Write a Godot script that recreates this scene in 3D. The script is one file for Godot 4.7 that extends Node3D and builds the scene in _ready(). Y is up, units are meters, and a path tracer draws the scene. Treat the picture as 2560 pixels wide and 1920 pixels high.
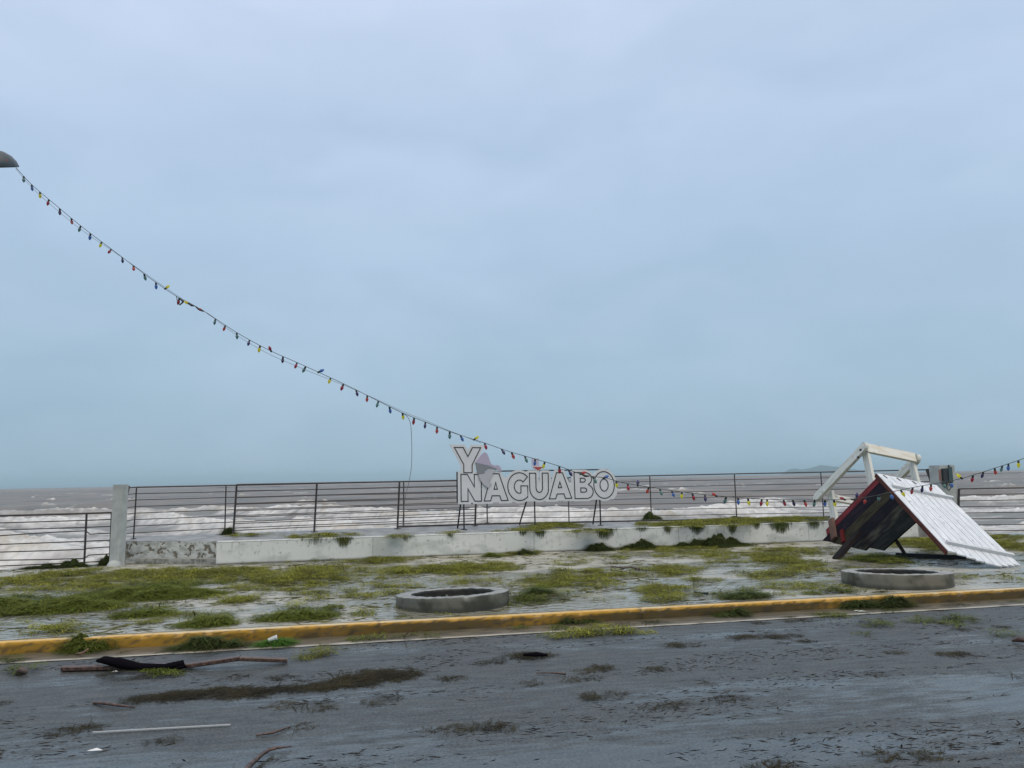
extends Node3D

const EYE := 1.55
const SLOPE := 0.195          # the street runs a little away from the camera towards the right
var rng := RandomNumberGenerator.new()
var taken := {}
var street := Vector3.ZERO    # unit vector along the kerb
var away := Vector3.ZERO      # unit vector from the road to the sea
var kerb0 := Vector3(0, 0, -9.07)
var M := {}
var tufts := []

# ---------------------------------------------------------------- naming
func numbered(called: String) -> String:
	if not taken.has(called):
		taken[called] = 0
		return called
	taken[called] += 1
	return "%s_%03d" % [called, taken[called]]

func tag(o: Node, label := "", category := "", group := "", kind := "") -> Node:
	if label: o.set_meta("label", label)
	if category: o.set_meta("category", category)
	if group: o.set_meta("group", group)
	if kind: o.set_meta("kind", kind)
	return o

func thing(called: String, label: String, category: String, at: Vector3, group := "") -> Node3D:
	var o := Node3D.new()
	o.name = numbered(called)
	add_child(o)
	o.position = at
	tag(o, label, category, group)
	return o

# one named mesh; vertices are given in world coordinates, so a part is shifted back by its thing's base
func obj(called: String, shape, m: Material, parent: Node = null) -> MeshInstance3D:
	var o := MeshInstance3D.new()
	if shape is SurfaceTool:
		shape.generate_normals()
		o.mesh = shape.commit()
	else:
		o.mesh = shape
	o.material_override = m
	if parent == null:
		o.name = numbered(called)
		add_child(o)
	else:
		o.name = called
		parent.add_child(o, true)
		if not parent is MeshInstance3D:
			o.position = -(parent as Node3D).position
	return o

# ---------------------------------------------------------------- shapes
func mb() -> SurfaceTool:
	var st := SurfaceTool.new()
	st.begin(Mesh.PRIMITIVE_TRIANGLES)
	st.set_smooth_group(-1)
	return st

func tri(st: SurfaceTool, a: Vector3, b: Vector3, c: Vector3) -> void:
	st.add_vertex(a); st.add_vertex(c); st.add_vertex(b)

func quad(st: SurfaceTool, a: Vector3, b: Vector3, c: Vector3, d: Vector3) -> void:
	tri(st, a, b, c); tri(st, a, c, d)

# a bevelled bar from a to b, w across, h along up
func bar(st: SurfaceTool, a: Vector3, b: Vector3, w: float, h: float, up := Vector3.UP, ch := 0.12) -> void:
	var d := (b - a).normalized()
	var s := d.cross(up)
	if s.length() < 0.01: s = d.cross(Vector3.RIGHT)
	s = s.normalized()
	var t := s.cross(d).normalized()
	var c := minf(w, h) * ch
	var ring := [[w / 2 - c, h / 2], [w / 2, h / 2 - c], [w / 2, -h / 2 + c], [w / 2 - c, -h / 2], [-w / 2 + c, -h / 2], [-w / 2, -h / 2 + c], [-w / 2, h / 2 - c], [-w / 2 + c, h / 2]]
	var p := []
	var q := []
	for r in ring:
		var o: Vector3 = s * r[0] + t * r[1]
		p.append(a + o); q.append(b + o)
	for i in 8:
		var j := (i + 1) % 8
		quad(st, p[i], q[i], q[j], p[j])
	for i in range(1, 7):
		tri(st, p[0], p[i], p[i + 1])
		tri(st, q[0], q[i + 1], q[i])

func tube(st: SurfaceTool, pts: Array, r, sides := 6) -> void:
	st.set_smooth_group(0)
	var rings := []
	var side := Vector3.ZERO
	for i in pts.size():
		var d: Vector3 = (pts[mini(i + 1, pts.size() - 1)] - pts[maxi(i - 1, 0)]).normalized()
		if side == Vector3.ZERO:
			side = d.cross(Vector3.UP if absf(d.y) < 0.9 else Vector3.RIGHT).normalized()
		side = (side - d * side.dot(d)).normalized()
		var t := side.cross(d)
		var ring := []
		var rr: float = r[i] if r is Array else r
		for k in sides:
			var a := TAU * k / sides
			ring.append(pts[i] + (side * cos(a) + t * sin(a)) * rr)
		rings.append(ring)
	for i in pts.size() - 1:
		for k in sides:
			var j := (k + 1) % sides
			quad(st, rings[i][k], rings[i + 1][k], rings[i + 1][j], rings[i][j])
	st.set_smooth_group(-1)
	for k in range(1, sides - 1):
		tri(st, rings[0][0], rings[0][k], rings[0][k + 1])
		tri(st, rings[-1][0], rings[-1][k + 1], rings[-1][k])

# profile: array of Vector2(radius, height) turned round the y axis at o
func lathe(st: SurfaceTool, prof: Array, o: Vector3, sides: int, smooth := true) -> void:
	for i in prof.size() - 1:
		st.set_smooth_group((i if not smooth else 0) + 1)
		for k in sides:
			var a := TAU * k / sides
			var b := TAU * (k + 1) / sides
			var p := func(v: Vector2, ang: float) -> Vector3: return o + Vector3(cos(ang) * v.x, v.y, sin(ang) * v.x)
			quad(st, p.call(prof[i], a), p.call(prof[i], b), p.call(prof[i + 1], b), p.call(prof[i + 1], a))
	st.set_smooth_group(-1)

# flat polygon with holes-free outline pushed to a thickness; map turns a Vector2 and a depth into a point
func slab(st: SurfaceTool, poly: PackedVector2Array, front: float, back: float, to: Callable) -> void:
	var idx := Geometry2D.triangulate_polygon(poly)
	for i in range(0, idx.size(), 3):
		tri(st, to.call(poly[idx[i]], front), to.call(poly[idx[i + 1]], front), to.call(poly[idx[i + 2]], front))
		tri(st, to.call(poly[idx[i]], back), to.call(poly[idx[i + 2]], back), to.call(poly[idx[i + 1]], back))
	for i in poly.size():
		var j := (i + 1) % poly.size()
		quad(st, to.call(poly[i], front), to.call(poly[i], back), to.call(poly[j], back), to.call(poly[j], front))

# a face of nx by ny cells whose colour and relief come from paint(u, v) -> [Color, push]
func face(o: Vector3, ex: Vector3, ey: Vector3, nx: int, ny: int, paint: Callable) -> SurfaceTool:
	var st := mb()
	st.set_smooth_group(0)
	var n := ex.cross(ey).normalized()
	for j in ny + 1:
		for i in nx + 1:
			var u := float(i) / nx
			var v := float(j) / ny
			var got: Array = paint.call(u * ex.length(), v * ey.length())
			st.set_color(got[0])
			st.set_uv(Vector2(u * ex.length(), v * ey.length()))
			st.add_vertex(o + ex * u + ey * v + n * got[1])
	for j in ny:
		for i in nx:
			var a := j * (nx + 1) + i
			for k in [a, a + nx + 2, a + 1, a, a + nx + 1, a + nx + 2]: st.add_index(k)
	return st

func noise(s: int, freq: float, oct := 4) -> FastNoiseLite:
	var n := FastNoiseLite.new()
	n.seed = s
	n.noise_type = FastNoiseLite.TYPE_SIMPLEX_SMOOTH
	n.frequency = freq
	n.fractal_type = FastNoiseLite.FRACTAL_FBM
	n.fractal_octaves = oct
	return n

func mat(c: Color, rough := 0.7, metal := 0.0, vertex := false) -> StandardMaterial3D:
	var m := StandardMaterial3D.new()
	m.albedo_color = c.linear_to_srgb()
	m.roughness = rough
	m.metallic = metal
	m.vertex_color_use_as_albedo = vertex
	return m

# an image from a function of the pixel; linear colours are stored as sRGB
func picture(w: int, h: int, fn: Callable, color := true) -> Image:
	var d := PackedByteArray()
	d.resize(w * h * 3)
	var k := 0
	for y in h:
		for x in w:
			var c: Color = fn.call(x, y)
			if color: c = c.linear_to_srgb()
			d[k] = int(clampf(c.r, 0, 1) * 255.0)
			d[k + 1] = int(clampf(c.g, 0, 1) * 255.0)
			d[k + 2] = int(clampf(c.b, 0, 1) * 255.0)
			k += 3
	return Image.create_from_data(w, h, false, Image.FORMAT_RGB8, d)

func tex(im: Image) -> ImageTexture:
	return ImageTexture.create_from_image(im)

func seamless(s: int, freq: float, size := 512, oct := 5) -> Image:
	var n := noise(s, freq, oct)
	var im := n.get_seamless_image(size, size)
	return im

# a tinted grain texture laid over a surface without UVs
func grain(m: StandardMaterial3D, s: int, lo: Color, hi: Color, scale: float, bump := 0.6) -> StandardMaterial3D:
	var im := seamless(s, 0.02, 256)
	var px := picture(256, 256, func(x, y): return lo.lerp(hi, smoothstep(0.25, 0.75, im.get_pixel(x, y).r)))
	m.albedo_color = Color.WHITE
	m.albedo_texture = tex(px)
	var b := seamless(s + 7, 0.06, 256)
	b.convert(Image.FORMAT_RGBA8)
	b.bump_map_to_normal_map(3.0)
	m.normal_enabled = true
	m.normal_texture = tex(b)
	m.normal_scale = bump
	m.uv1_triplanar = true
	m.uv1_world_triplanar = true
	m.uv1_scale = Vector3.ONE * scale
	return m

func S(a: float, b: float, y := 0.0) -> Vector3:   # street axes: a along the kerb, b towards the sea
	return kerb0 + street * a + away * b + Vector3(0, y, 0)

func aof(p: Vector3) -> Vector2:
	var d := p - kerb0
	return Vector2(d.dot(street), d.dot(away))

# ---------------------------------------------------------------- the scene
func _ready() -> void:
	rng.seed = 4711
	street = Vector3(1, 0, -SLOPE).normalized()
	away = Vector3(-SLOPE, 0, -1).normalized()
	setup_camera_sky_light()
	materials()
	build_ground()
	build_sea()
	build_terrace()
	build_fences()
	build_pillars()
	build_rings()
	build_sign()
	build_kiosk()
	build_lights()
	build_seagrass()
	build_litter()

func setup_camera_sky_light() -> void:
	var cam := Camera3D.new()
	cam.name = "camera"
	var p := deg_to_rad(7.0635)
	var r := deg_to_rad(1.0599)
	var right0 := Vector3(1, 0, 0)
	var up0 := Vector3(0, cos(p), sin(p))
	var fwd := Vector3(0, sin(p), -cos(p))
	cam.transform = Transform3D(Basis(right0 * cos(r) - up0 * sin(r), right0 * sin(r) + up0 * cos(r), -fwd), Vector3(0, EYE, 0))
	cam.fov = 53.0586
	cam.near = 0.1
	cam.far = 40000.0
	add_child(cam)
	cam.current = true

	# overcast: about twice as bright high up as at the horizon, a little mottled
	var n := noise(5, 1.1, 4)
	var n2 := noise(9, 2.6, 4)
	var w := 1024
	var h := 512
	var sky := Image.create(w, h, false, Image.FORMAT_RGBAF)
	for y in h:
		var el := (0.5 - (y + 0.5) / h) * PI
		for x in w:
			var az := (x + 0.5) / w * TAU
			var d := Vector3(cos(el) * cos(az), sin(el), cos(el) * sin(az))
			var c: Color
			var s := maxf(sin(el), 0.0)
			c = sky_at(s)
			if el < 0: c = Color(0.16, 0.17, 0.17)
			var q := Vector3(d.x, d.y * 2.4, d.z)
			q += Vector3(n2.get_noise_3dv(q + Vector3(7, 0, 0)), n2.get_noise_3dv(q + Vector3(0, 9, 0)), 0) * 0.25
			var k := n.get_noise_3dv(q) * 0.10 + n2.get_noise_3dv(q * Vector3(1, 1.5, 1)) * 0.055
			var f := 1.0 + k
			sky.set_pixel(x, y, Color(c.r * (f + k * 0.45), c.g * f, c.b * (f - k * 0.1)))
	var sm := PanoramaSkyMaterial.new()
	sm.panorama = ImageTexture.create_from_image(sky)
	var we := WorldEnvironment.new()
	we.name = "world"
	var e := Environment.new()
	e.background_mode = Environment.BG_SKY
	e.sky = Sky.new()
	e.sky.sky_material = sm
	e.tonemap_mode = Environment.TONE_MAPPER_LINEAR
	e.tonemap_exposure = 1.0
	e.sdfgi_enabled = true
	e.ssao_enabled = true
	e.ssil_enabled = true
	e.fog_enabled = true
	e.fog_light_color = Color(0.84, 0.96, 1.0)
	e.fog_density = 0.00007
	we.environment = e
	add_child(we)

	var sun := DirectionalLight3D.new()
	sun.name = "sun"
	sun.light_energy = 0.5
	sun.light_angular_distance = 60.0
	sun.light_color = Color(1.0, 0.92, 0.80)
	sun.shadow_enabled = true
	sun.rotation_degrees = Vector3(-62, 25, 0)
	add_child(sun)

func sky_at(s: float) -> Color:
	var stops := [[0.0, Color(0.380, 0.515, 0.625)], [0.05, Color(0.378, 0.520, 0.645)], [0.14, Color(0.388, 0.538, 0.684)], [0.26, Color(0.415, 0.565, 0.737)], [0.40, Color(0.485, 0.620, 0.815)], [0.55, Color(0.575, 0.688, 0.888)], [1.0, Color(0.86, 0.91, 1.02)]]
	for i in stops.size() - 1:
		if s <= stops[i + 1][0]:
			return stops[i][1].lerp(stops[i + 1][1], (s - stops[i][0]) / (stops[i + 1][0] - stops[i][0]))
	return stops[-1][1]

# ---------------------------------------------------------------- materials
func materials() -> void:
	M.metal = grain(mat(Color(0.03, 0.028, 0.03), 0.45), 61, Color(0.030, 0.026, 0.026), Color(0.060, 0.045, 0.040), 2.0, 0.2)
	M.black = mat(Color(0.012, 0.013, 0.015), 0.5)
	M.letter = mat(Color(0.010, 0.012, 0.018), 0.6)
	M.board = grain(mat(Color.WHITE, 0.45), 62, Color(0.63, 0.64, 0.65), Color(0.67, 0.68, 0.69), 0.3, 0.02)
	M.lavender = mat(Color(0.45, 0.40, 0.52), 0.5)
	M.signgrey = mat(Color(0.22, 0.235, 0.255), 0.5)
	M.red = mat(Color(0.42, 0.07, 0.06), 0.5)
	M.pillar = grain(mat(Color.WHITE, 0.7), 63, Color(0.36, 0.38, 0.36), Color(0.46, 0.48, 0.455), 0.55, 0.12)
	M.white = mat(Color.WHITE, 0.6, 0.0, true)
	M.ring = mat(Color.WHITE, 0.55, 0.0, true)
	M.soil = grain(mat(Color.WHITE, 0.85), 64, Color(0.010, 0.010, 0.007), Color(0.035, 0.033, 0.022), 2.5, 1.0)
	M.wood_white = mat(Color.WHITE, 0.5, 0.0, true)
	M.wood_tint = mat(Color.WHITE, 0.8, 0.0, true)
	M.wood_tint.metallic_specular = 0.2
	M.grass = mat(Color.WHITE, 0.85, 0.0, true)
	M.grass.metallic_specular = 0.25
	M.grass.backlight_enabled = true
	M.grass.backlight = Color(0.25, 0.3, 0.08)
	M.mound = mat(Color.WHITE, 0.85, 0.0, true)
	M.mound.metallic_specular = 0.25
	M.fleck = mat(Color.WHITE, 0.9, 0.0, true)
	M.fleck.metallic_specular = 0.15
	M.wet_wood = grain(mat(Color.WHITE, 0.35), 65, Color(0.035, 0.02, 0.014), Color(0.11, 0.062, 0.045), 3.0, 0.8)
	M.matt_black = mat(Color(0.006, 0.005, 0.007), 0.9)
	M.matt_black.metallic_specular = 0.12
	M.cable = mat(Color(0.03, 0.035, 0.035), 0.6)
	M.wire = mat(Color(0.16, 0.17, 0.18), 0.5)
	M.island = mat(Color(0.05, 0.07, 0.045), 0.9)
	M.ledge = grain(mat(Color.WHITE, 0.3), 66, Color(0.30, 0.30, 0.29), Color(0.72, 0.72, 0.72), 0.7, 0.3)

# ---------------------------------------------------------------- ground, road, kerb
func build_ground() -> void:
	# the road: one sheet with its own texture tile of 16 by 8 metres
	var W := 2048
	var H := 1024
	var big := noise(11, 0.35, 4)
	var fine := noise(12, 40.0, 2)
	var mid := noise(13, 1.5, 4)
	var wet := PackedFloat32Array()
	wet.resize(W * H)
	var hgt := PackedByteArray()
	hgt.resize(W * H)
	for y in H:
		for x in W:
			var a := x * 16.0 / W
			var b := y * 8.0 / H
			# soft wheel tracks and one broad puddle, wrapped at the tile's edge by a blend
			var t := big.get_noise_2d(a * 0.55, b * 2.6)
			t = lerpf(t, big.get_noise_2d((a - 16.0) * 0.55, b * 2.6), smoothstep(14.0, 16.0, a))
			var pud := 1.0 - clampf(Vector2((a - 11.2) / 3.4, (b - 3.75) / 0.42).length(), 0, 1.6)
			pud = maxf(pud, 1.0 - clampf(Vector2((a - 6.3) / 3.0, (b - 4.35) / 0.30).length(), 0, 1.6))
			pud = maxf(pud, 1.0 - clampf(Vector2((a - 2.6) / 2.4, (b - 4.1) / 0.33).length(), 0, 1.6))
			var k := smoothstep(-0.62, 0.52, t * 0.9 + pud * 0.75 + 0.50 * mid.get_noise_2d(a * 0.9, b * 5.0) + 0.40 * fine.get_noise_2d(a * 0.09, b * 0.5))
			wet[y * W + x] = k
			var bumps := fine.get_noise_2d(a, b) * (1.0 - k * 0.90) * 0.5 + mid.get_noise_2d(a * 4.0, b * 4.0) * 0.10 * (1.0 - k * 0.7)
			hgt[y * W + x] = int(clampf(0.5 + bumps * 0.5, 0, 1) * 255)
	var hi := Image.create_from_data(W, H, false, Image.FORMAT_L8, hgt)
	hi.convert(Image.FORMAT_RGBA8)
	hi.bump_map_to_normal_map(2.5)
	var rough := picture(W / 2, H / 2, func(x, y):
		var k := wet[(y * 2) * W + x * 2]
		var r := lerpf(0.52, 0.08, smoothstep(-0.1, 0.95, k))
		return Color(r, r, r), false)
	var alb := picture(W, H, func(x, y):
		var k := wet[y * W + x]
		var g := hgt[y * W + x] / 255.0
		var s := mid.get_noise_2d(x * 0.02, y * 0.03)
		var sp := fine.get_noise_2d(x * 16.0 / W * 0.9 + 50.0, y * 8.0 / H * 1.5)
		var sk := mid.get_noise_2d(x * 16.0 / W * 0.8, y * 8.0 / H * 9.0)
		var v := 0.052 + (g - 0.5) * 0.06 + sp * 0.050 + sk * 0.022 + s * 0.018
		v = maxf(v, 0.008)
		return Color(v * 0.97, v * 1.06, v * 1.0))
	var rm := StandardMaterial3D.new()
	rm.albedo_texture = tex(alb)
	rm.roughness_texture = tex(rough)
	rm.roughness = 1.0
	rm.normal_enabled = true
	rm.normal_texture = tex(hi)
	rm.normal_scale = 0.7
	var st := mb()
	for i in range(-8, 8):
		for j in range(0, 2):
			var a0 := i * 10.0
			var b0 := -0.42 - j * 5.0
			for q in [[0, 0], [1, 0], [1, 1], [0, 0], [1, 1], [0, 1]]:
				var a: float = a0 + q[0] * 10.0
				var b: float = b0 - q[1] * 5.0
				st.set_uv(Vector2((a + 6.5) / 16.0, -b / 8.0))
				st.add_vertex(S(a, b, -0.125))
	tag(obj("road", st, rm), "wet dark asphalt road strewn with seaweed scraps", "road", "", "structure")
	var g := mb()
	quad(g, S(-80, -10.42, -0.128), S(-80, -60, -0.128), S(80, -60, -0.128), S(80, -10.42, -0.128))
	tag(obj("ground", g, grain(mat(Color.WHITE, 0.6), 71, Color(0.10, 0.10, 0.095), Color(0.2, 0.2, 0.19), 0.3)), "wet ground on the far side of the road", "ground", "", "structure")

	# gutter: a strip of pale worn concrete with a lighter lip along the asphalt
	var gn := noise(21, 2.2, 5)
	var gut := face(S(-20, -0.44, -0.119), street * 45.0, away * 0.45, 900, 10, func(u, v):
		var k := gn.get_noise_2d(u * 1.0, v * 4.0)
		var c := Color(0.135, 0.115, 0.082).lerp(Color(0.07, 0.062, 0.042), smoothstep(-0.3, 0.4, k))
		var lip := smoothstep(0.085, 0.05, v + 0.05 * gn.get_noise_2d(u * 0.7, 3.0)) * smoothstep(-0.5, 0.0, gn.get_noise_2d(u * 0.5, 40.0) + 0.15)
		return [c.lerp(Color(0.50, 0.46, 0.37), lip * 0.8 * smoothstep(-0.45, 0.15, gn.get_noise_2d(u * 1.7, 90.0) + 0.2)), 0.004 * k])
	var gm := mat(Color.WHITE, 0.35, 0.0, true)
	tag(obj("gutter", gut, gm), "brown concrete gutter strip with a pale lip along the asphalt", "gutter", "", "structure")

	# kerb: yellow paint worn brown on its face
	var kn := noise(22, 1.3, 5)
	var kf := noise(23, 9.0, 4)
	var km := mat(Color.WHITE, 0.38, 0.0, true)
	var bright := Color(0.56, 0.30, 0.030)
	var dirty := Color(0.105, 0.070, 0.022)
	var bare := Color(0.10, 0.075, 0.04)
	var kst := mb()
	kst.set_smooth_group(0)
	# cross-section from the foot of the face over the rounded edge to the back of the top
	var sec := [[0.012, -0.13], [0.009, -0.105], [0.008, -0.08], [0.007, -0.055], [0.006, -0.034], [0.006, -0.020], [0.007, -0.006], [0.010, -0.001], [0.016, 0.001], [0.05, 0.002], [0.08, 0.003], [0.11, 0.003], [0.115, -0.05]]
	var cols := 1400
	for i in cols + 1:
		var u := -20.0 + 45.0 * i / cols
		var chip := 0.010 * smoothstep(0.1, 0.5, kf.get_noise_2d(u * 0.6, 7.0))
		for j in sec.size():
			var b: float = sec[j][0]
			var y: float = sec[j][1]
			var edge := 1.0 if (j >= 5 and j <= 8) else 0.0
			var k := kn.get_noise_2d(u * 0.45, y * 3.0)
			var f := kf.get_noise_2d(u * 1.0, (y + b) * 5.0)
			var low := smoothstep(-0.010, -0.045, y)
			var d := clampf(0.32 + 0.72 * low + 1.0 * k + 0.45 * f - 0.35 * edge + 0.30 * smoothstep(-0.02, -0.05, y), 0, 1)
			if u < -0.8: d *= lerpf(1.0, 0.45, smoothstep(-0.8, -3.5, u))
			d = clampf(d - 0.5 * exp(-pow((u - 0.25) / 0.45, 2)), 0, 1)
			var c := bright.lerp(dirty, d)
			c = c.lerp(bare, smoothstep(0.12, 0.34, f + 0.35 * k) * 0.75)
			c = c.lerp(Color(0.045, 0.04, 0.025), smoothstep(0.10, 0.40, kn.get_noise_2d(u * 1.7 + 60.0, y * 6.0)) * smoothstep(-0.02, -0.08, y) * 0.7)
			if j >= 8 and j <= 12:
				c = Color(0.62, 0.38, 0.08).lerp(Color(0.58, 0.47, 0.27), smoothstep(-0.2, 0.4, k + 0.4 * f))
				c = c.lerp(bare, smoothstep(0.3, 0.6, f - 0.3 * k) * 0.6)
			var jd := absf(fposmod(u + 0.06 * f, 3.05) - 1.5)
			c = c.lerp(bare * 0.5, smoothstep(0.022, 0.006, jd) * 0.8)
			kst.set_color(c)
			kst.add_vertex(S(u, b + f * 0.004 + edge * chip, y - edge * chip * 0.8))
	var L := sec.size()
	for i in cols:
		for j in L - 1:
			var q := i * L + j
			for k in [q, q + 1, q + L + 1, q, q + L + 1, q + L]: kst.add_index(k)
	tag(obj("kerb", kst, km), "yellow painted concrete kerb with worn stained face", "kerb", "", "structure")

	# plaza: wet stamped concrete up to the fences
	W = 2048
	H = 1024
	var pb := noise(31, 0.30, 4)
	var pr := noise(32, 2.2, 4)
	var pf := noise(33, 12.0, 3)
	var pw := PackedFloat32Array()
	pw.resize(W * H)
	var ph := PackedByteArray()
	ph.resize(W * H)
	for y in H:
		for x in W:
			var a := x * 26.0 / W
			var b := y * 13.0 / H
			var film := pb.get_noise_2d(a * 0.7, b * 1.6) + 0.30 * smoothstep(6.5, 1.0, b) - 0.10 * smoothstep(3.0, 8.0, b) + 0.25 * pr.get_noise_2d(a * 0.7, b * 1.6)
			var k := smoothstep(-0.15, 0.30, film)
			pw[y * W + x] = k
			var rip := pr.get_noise_2d(a * 1.6, b * 4.0) * 0.8 * k + pf.get_noise_2d(a, b) * 0.45 * (1.0 - k) + pf.get_noise_2d(a * 0.8, b * 2.0) * 0.16 * k
			ph[y * W + x] = int(clampf(0.5 + rip * 0.5, 0, 1) * 255)
	var pn := Image.create_from_data(W, H, false, Image.FORMAT_L8, ph)
	pn.convert(Image.FORMAT_RGBA8)
	pn.bump_map_to_normal_map(2.0)
	var prough := picture(W / 2, H / 2, func(x, y):
		var r := lerpf(0.42, 0.07, pw[y * 2 * W + x * 2])
		return Color(r, r, r), false)
	var palb := picture(W, H, func(x, y):
		var k := pw[y * W + x]
		var s := pr.get_noise_2d(x * 0.011, y * 0.02)
		var f := pf.get_noise_2d(x * 0.02, y * 0.03)
		var c := Color(0.40, 0.38, 0.315).lerp(Color(0.255, 0.25, 0.21), k)
		c = c.lerp(Color(0.19, 0.18, 0.115), clampf(s * 1.0 + 0.12, 0, 0.7))
		return c * (1.0 + f * 0.35))
	var pm := StandardMaterial3D.new()
	pm.albedo_texture = tex(palb)
	pm.roughness_texture = tex(prough)
	pm.roughness = 1.0
	pm.normal_enabled = true
	pm.normal_texture = tex(pn)
	pm.normal_scale = 0.6
	var ps := mb()
	var edge_pts := [S(-60, 5.0), S(-10.6, 4.75), Vector3(-9.91, 0, -15.25), Vector3(-8.15, 0, -15.95), Vector3(-7.8, 0, -16.3), Vector3(-6.0, 0, -16.6), Vector3(9.9, 0, -19.0), Vector3(10.4, 0, -19.7), Vector3(12.6, 0, -19.3), Vector3(18, 0, -19.6), Vector3(60, 0, -26)]
	for i in edge_pts.size() - 1:
		var e0: Vector3 = edge_pts[i]
		var e1: Vector3 = edge_pts[i + 1]
		var k0 := S(aof(e0).x, 0.15)
		var k1 := S(aof(e1).x, 0.15)
		for v in [k0, e0, e1, k0, e1, k1]:
			var ab := aof(v)
			ps.set_uv(Vector2((ab.x + 11.0) / 26.0, ab.y / 13.0))
			ps.add_vertex(v)
	tag(obj("plaza", ps, pm), "wet grey seafront pavement under a film of water", "pavement", "", "structure")
	# the sea wall that carries the pavement and the look-out
	var sw := mb()
	for i in edge_pts.size() - 1:
		var e0: Vector3 = edge_pts[i]
		var e1: Vector3 = edge_pts[i + 1]
		quad(sw, e0 + Vector3(0, -0.003, 0), e1 + Vector3(0, -0.003, 0), e1 + Vector3(0, -3, 0), e0 + Vector3(0, -3, 0))
	tag(obj("sea_wall", sw, M.pillar), "grey concrete sea wall below the pavement edge", "sea wall", "", "structure")

# ---------------------------------------------------------------- sea
func build_sea() -> void:
	var n1 := noise(41, 0.022, 3)
	var n2 := noise(42, 0.10, 4)
	var n3 := noise(43, 0.55, 4)
	var n4 := noise(44, 2.2, 3)
	var nb := noise(45, 0.012, 2)
	var rows := 430
	var cols := 560
	var st := mb()
	st.set_smooth_group(0)
	var ratio := pow(900.0 / 16.0, 1.0 / rows)
	for j in rows + 1:
		var d := 16.0 * pow(ratio, j)
		var half := d * 0.95 + 10.0
		for i in cols + 1:
			var x := (float(i) / cols * 2.0 - 1.0) * half + d * 0.05
			var front := d + 9.0 * nb.get_noise_2d(x, d * 0.3) * 4.0
			# swell running ashore, steeper near the wall
			var ph := front * TAU / 27.0 + 2.0 * n1.get_noise_2d(x, 5.0)
			var near := 1.0 - smoothstep(60.0, 260.0, d)
			ph += 0.7 * sin(ph)
			var wv := pow(0.5 + 0.5 * sin(ph), 2.4)
			var gust := 0.6 + 0.8 * n1.get_noise_2d(x * 1.2, d)
			var y := -1.95 + wv * (0.45 + 0.85 * near) * gust + 0.22 * n2.get_noise_2d(x * 0.5, d * 1.3) + 0.10 * n3.get_noise_2d(x * 0.5, d * 1.0)
			# foam: broken water inside the breaker line, streaks and a few caps outside
			var lim := 74.0 + 26.0 * smoothstep(8.0, -30.0, x) + 22.0 * smoothstep(16.0, 45.0, x) + 30.0 * n1.get_noise_2d(x * 0.9, 11.0)
			var inside := smoothstep(lim * 1.06, lim * 0.86, d)
			var t := n3.get_noise_2d(x * 0.45, d * 1.0) + 0.55 * n4.get_noise_2d(x * 0.5, d * 0.8)
			var lump := n2.get_noise_2d(x * 0.45, d * 1.1)
			var hole := smoothstep(-0.12, 0.24, lump * 1.0 + t * 0.5 + 0.16 - wv * 0.75)
			if x > 0.0: hole = maxf(hole, smoothstep(0.0, 22.0, x) * smoothstep(-0.12, 0.2, lump + t * 0.5 - 0.25 * smoothstep(45, 25, d)))
			var f := inside * (1.0 - hole * 0.85)
			f = maxf(f, inside * smoothstep(0.62, 0.9, wv) * smoothstep(-0.3, 0.2, t + lump) * 0.95)
			var caps := smoothstep(0.66, 0.86, wv * gust + 0.62 * n2.get_noise_2d(x * 0.25, d * 0.9) - 0.26 + 0.25 * t) * smoothstep(700.0, 120.0, d)
			f = clampf(maxf(f, caps * 0.9), 0, 1)
			f *= 0.80 + 0.55 * t
			var water := Color(0.205, 0.183, 0.160).lerp(Color(0.15, 0.155, 0.145), smoothstep(-0.2, 0.5, lump + 0.3 * t))
			water = water * (0.92 + 0.25 * n2.get_noise_2d(x * 0.15, d * 0.7))
			var grainy := n4.get_noise_2d(x * 1.1, d * 1.5)
			var foam := Color(0.64, 0.63, 0.595).lerp(Color(0.42, 0.385, 0.32), smoothstep(0.0, 0.55, t * 0.8 + lump * 0.9 - 0.1))
			foam = foam * (0.92 + 0.30 * grainy + 0.22 * t)
			st.set_color(water.lerp(foam, clampf(f, 0, 1)))
			st.add_vertex(Vector3(x, y + 0.30 * clampf(f, 0, 1) * (0.5 + t + 0.4 * n4.get_noise_2d(x * 0.8, d * 0.8)), -d))
	for j in rows:
		for i in cols:
			var a := j * (cols + 1) + i
			for k in [a, a + cols + 1, a + cols + 2, a, a + cols + 2, a + 1]: st.add_index(k)
	var sm := mat(Color.WHITE, 0.5, 0.0, true)
	sm.metallic_specular = 0.35
	tag(obj("sea", st, sm), "rough brown grey sea breaking in white surf", "sea", "", "structure")
	# open water to the horizon
	var fs := mb()
	fs.set_smooth_group(0)
	var fr := 90
	var fc := 160
	var rt := pow(18000.0 / 880.0, 1.0 / fr)
	for j in fr + 1:
		var d := 880.0 * pow(rt, j)
		for i in fc + 1:
			var x := (float(i) / fc * 2.0 - 1.0) * d * 1.2
			var k := n2.get_noise_2d(x * 0.04, d * 0.25)
			fs.set_color(Color(0.205, 0.183, 0.160) * (1.0 + 0.3 * k))
			fs.add_vertex(Vector3(x, -1.65 + 0.5 * n1.get_noise_2d(x * 0.2, d), -d))
	for j in fr:
		for i in fc:
			var a := j * (fc + 1) + i
			for k in [a, a + fc + 1, a + fc + 2, a, a + fc + 2, a + 1]: fs.add_index(k)
	tag(obj("open_water", fs, sm), "grey brown open water out to the horizon", "sea", "", "structure")
	# sea bed, so that nothing is open below
	var sb := mb()
	quad(sb, Vector3(-18000, -6, 60), Vector3(18000, -6, 60), Vector3(18000, -6, -18500), Vector3(-18000, -6, -18500))
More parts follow.
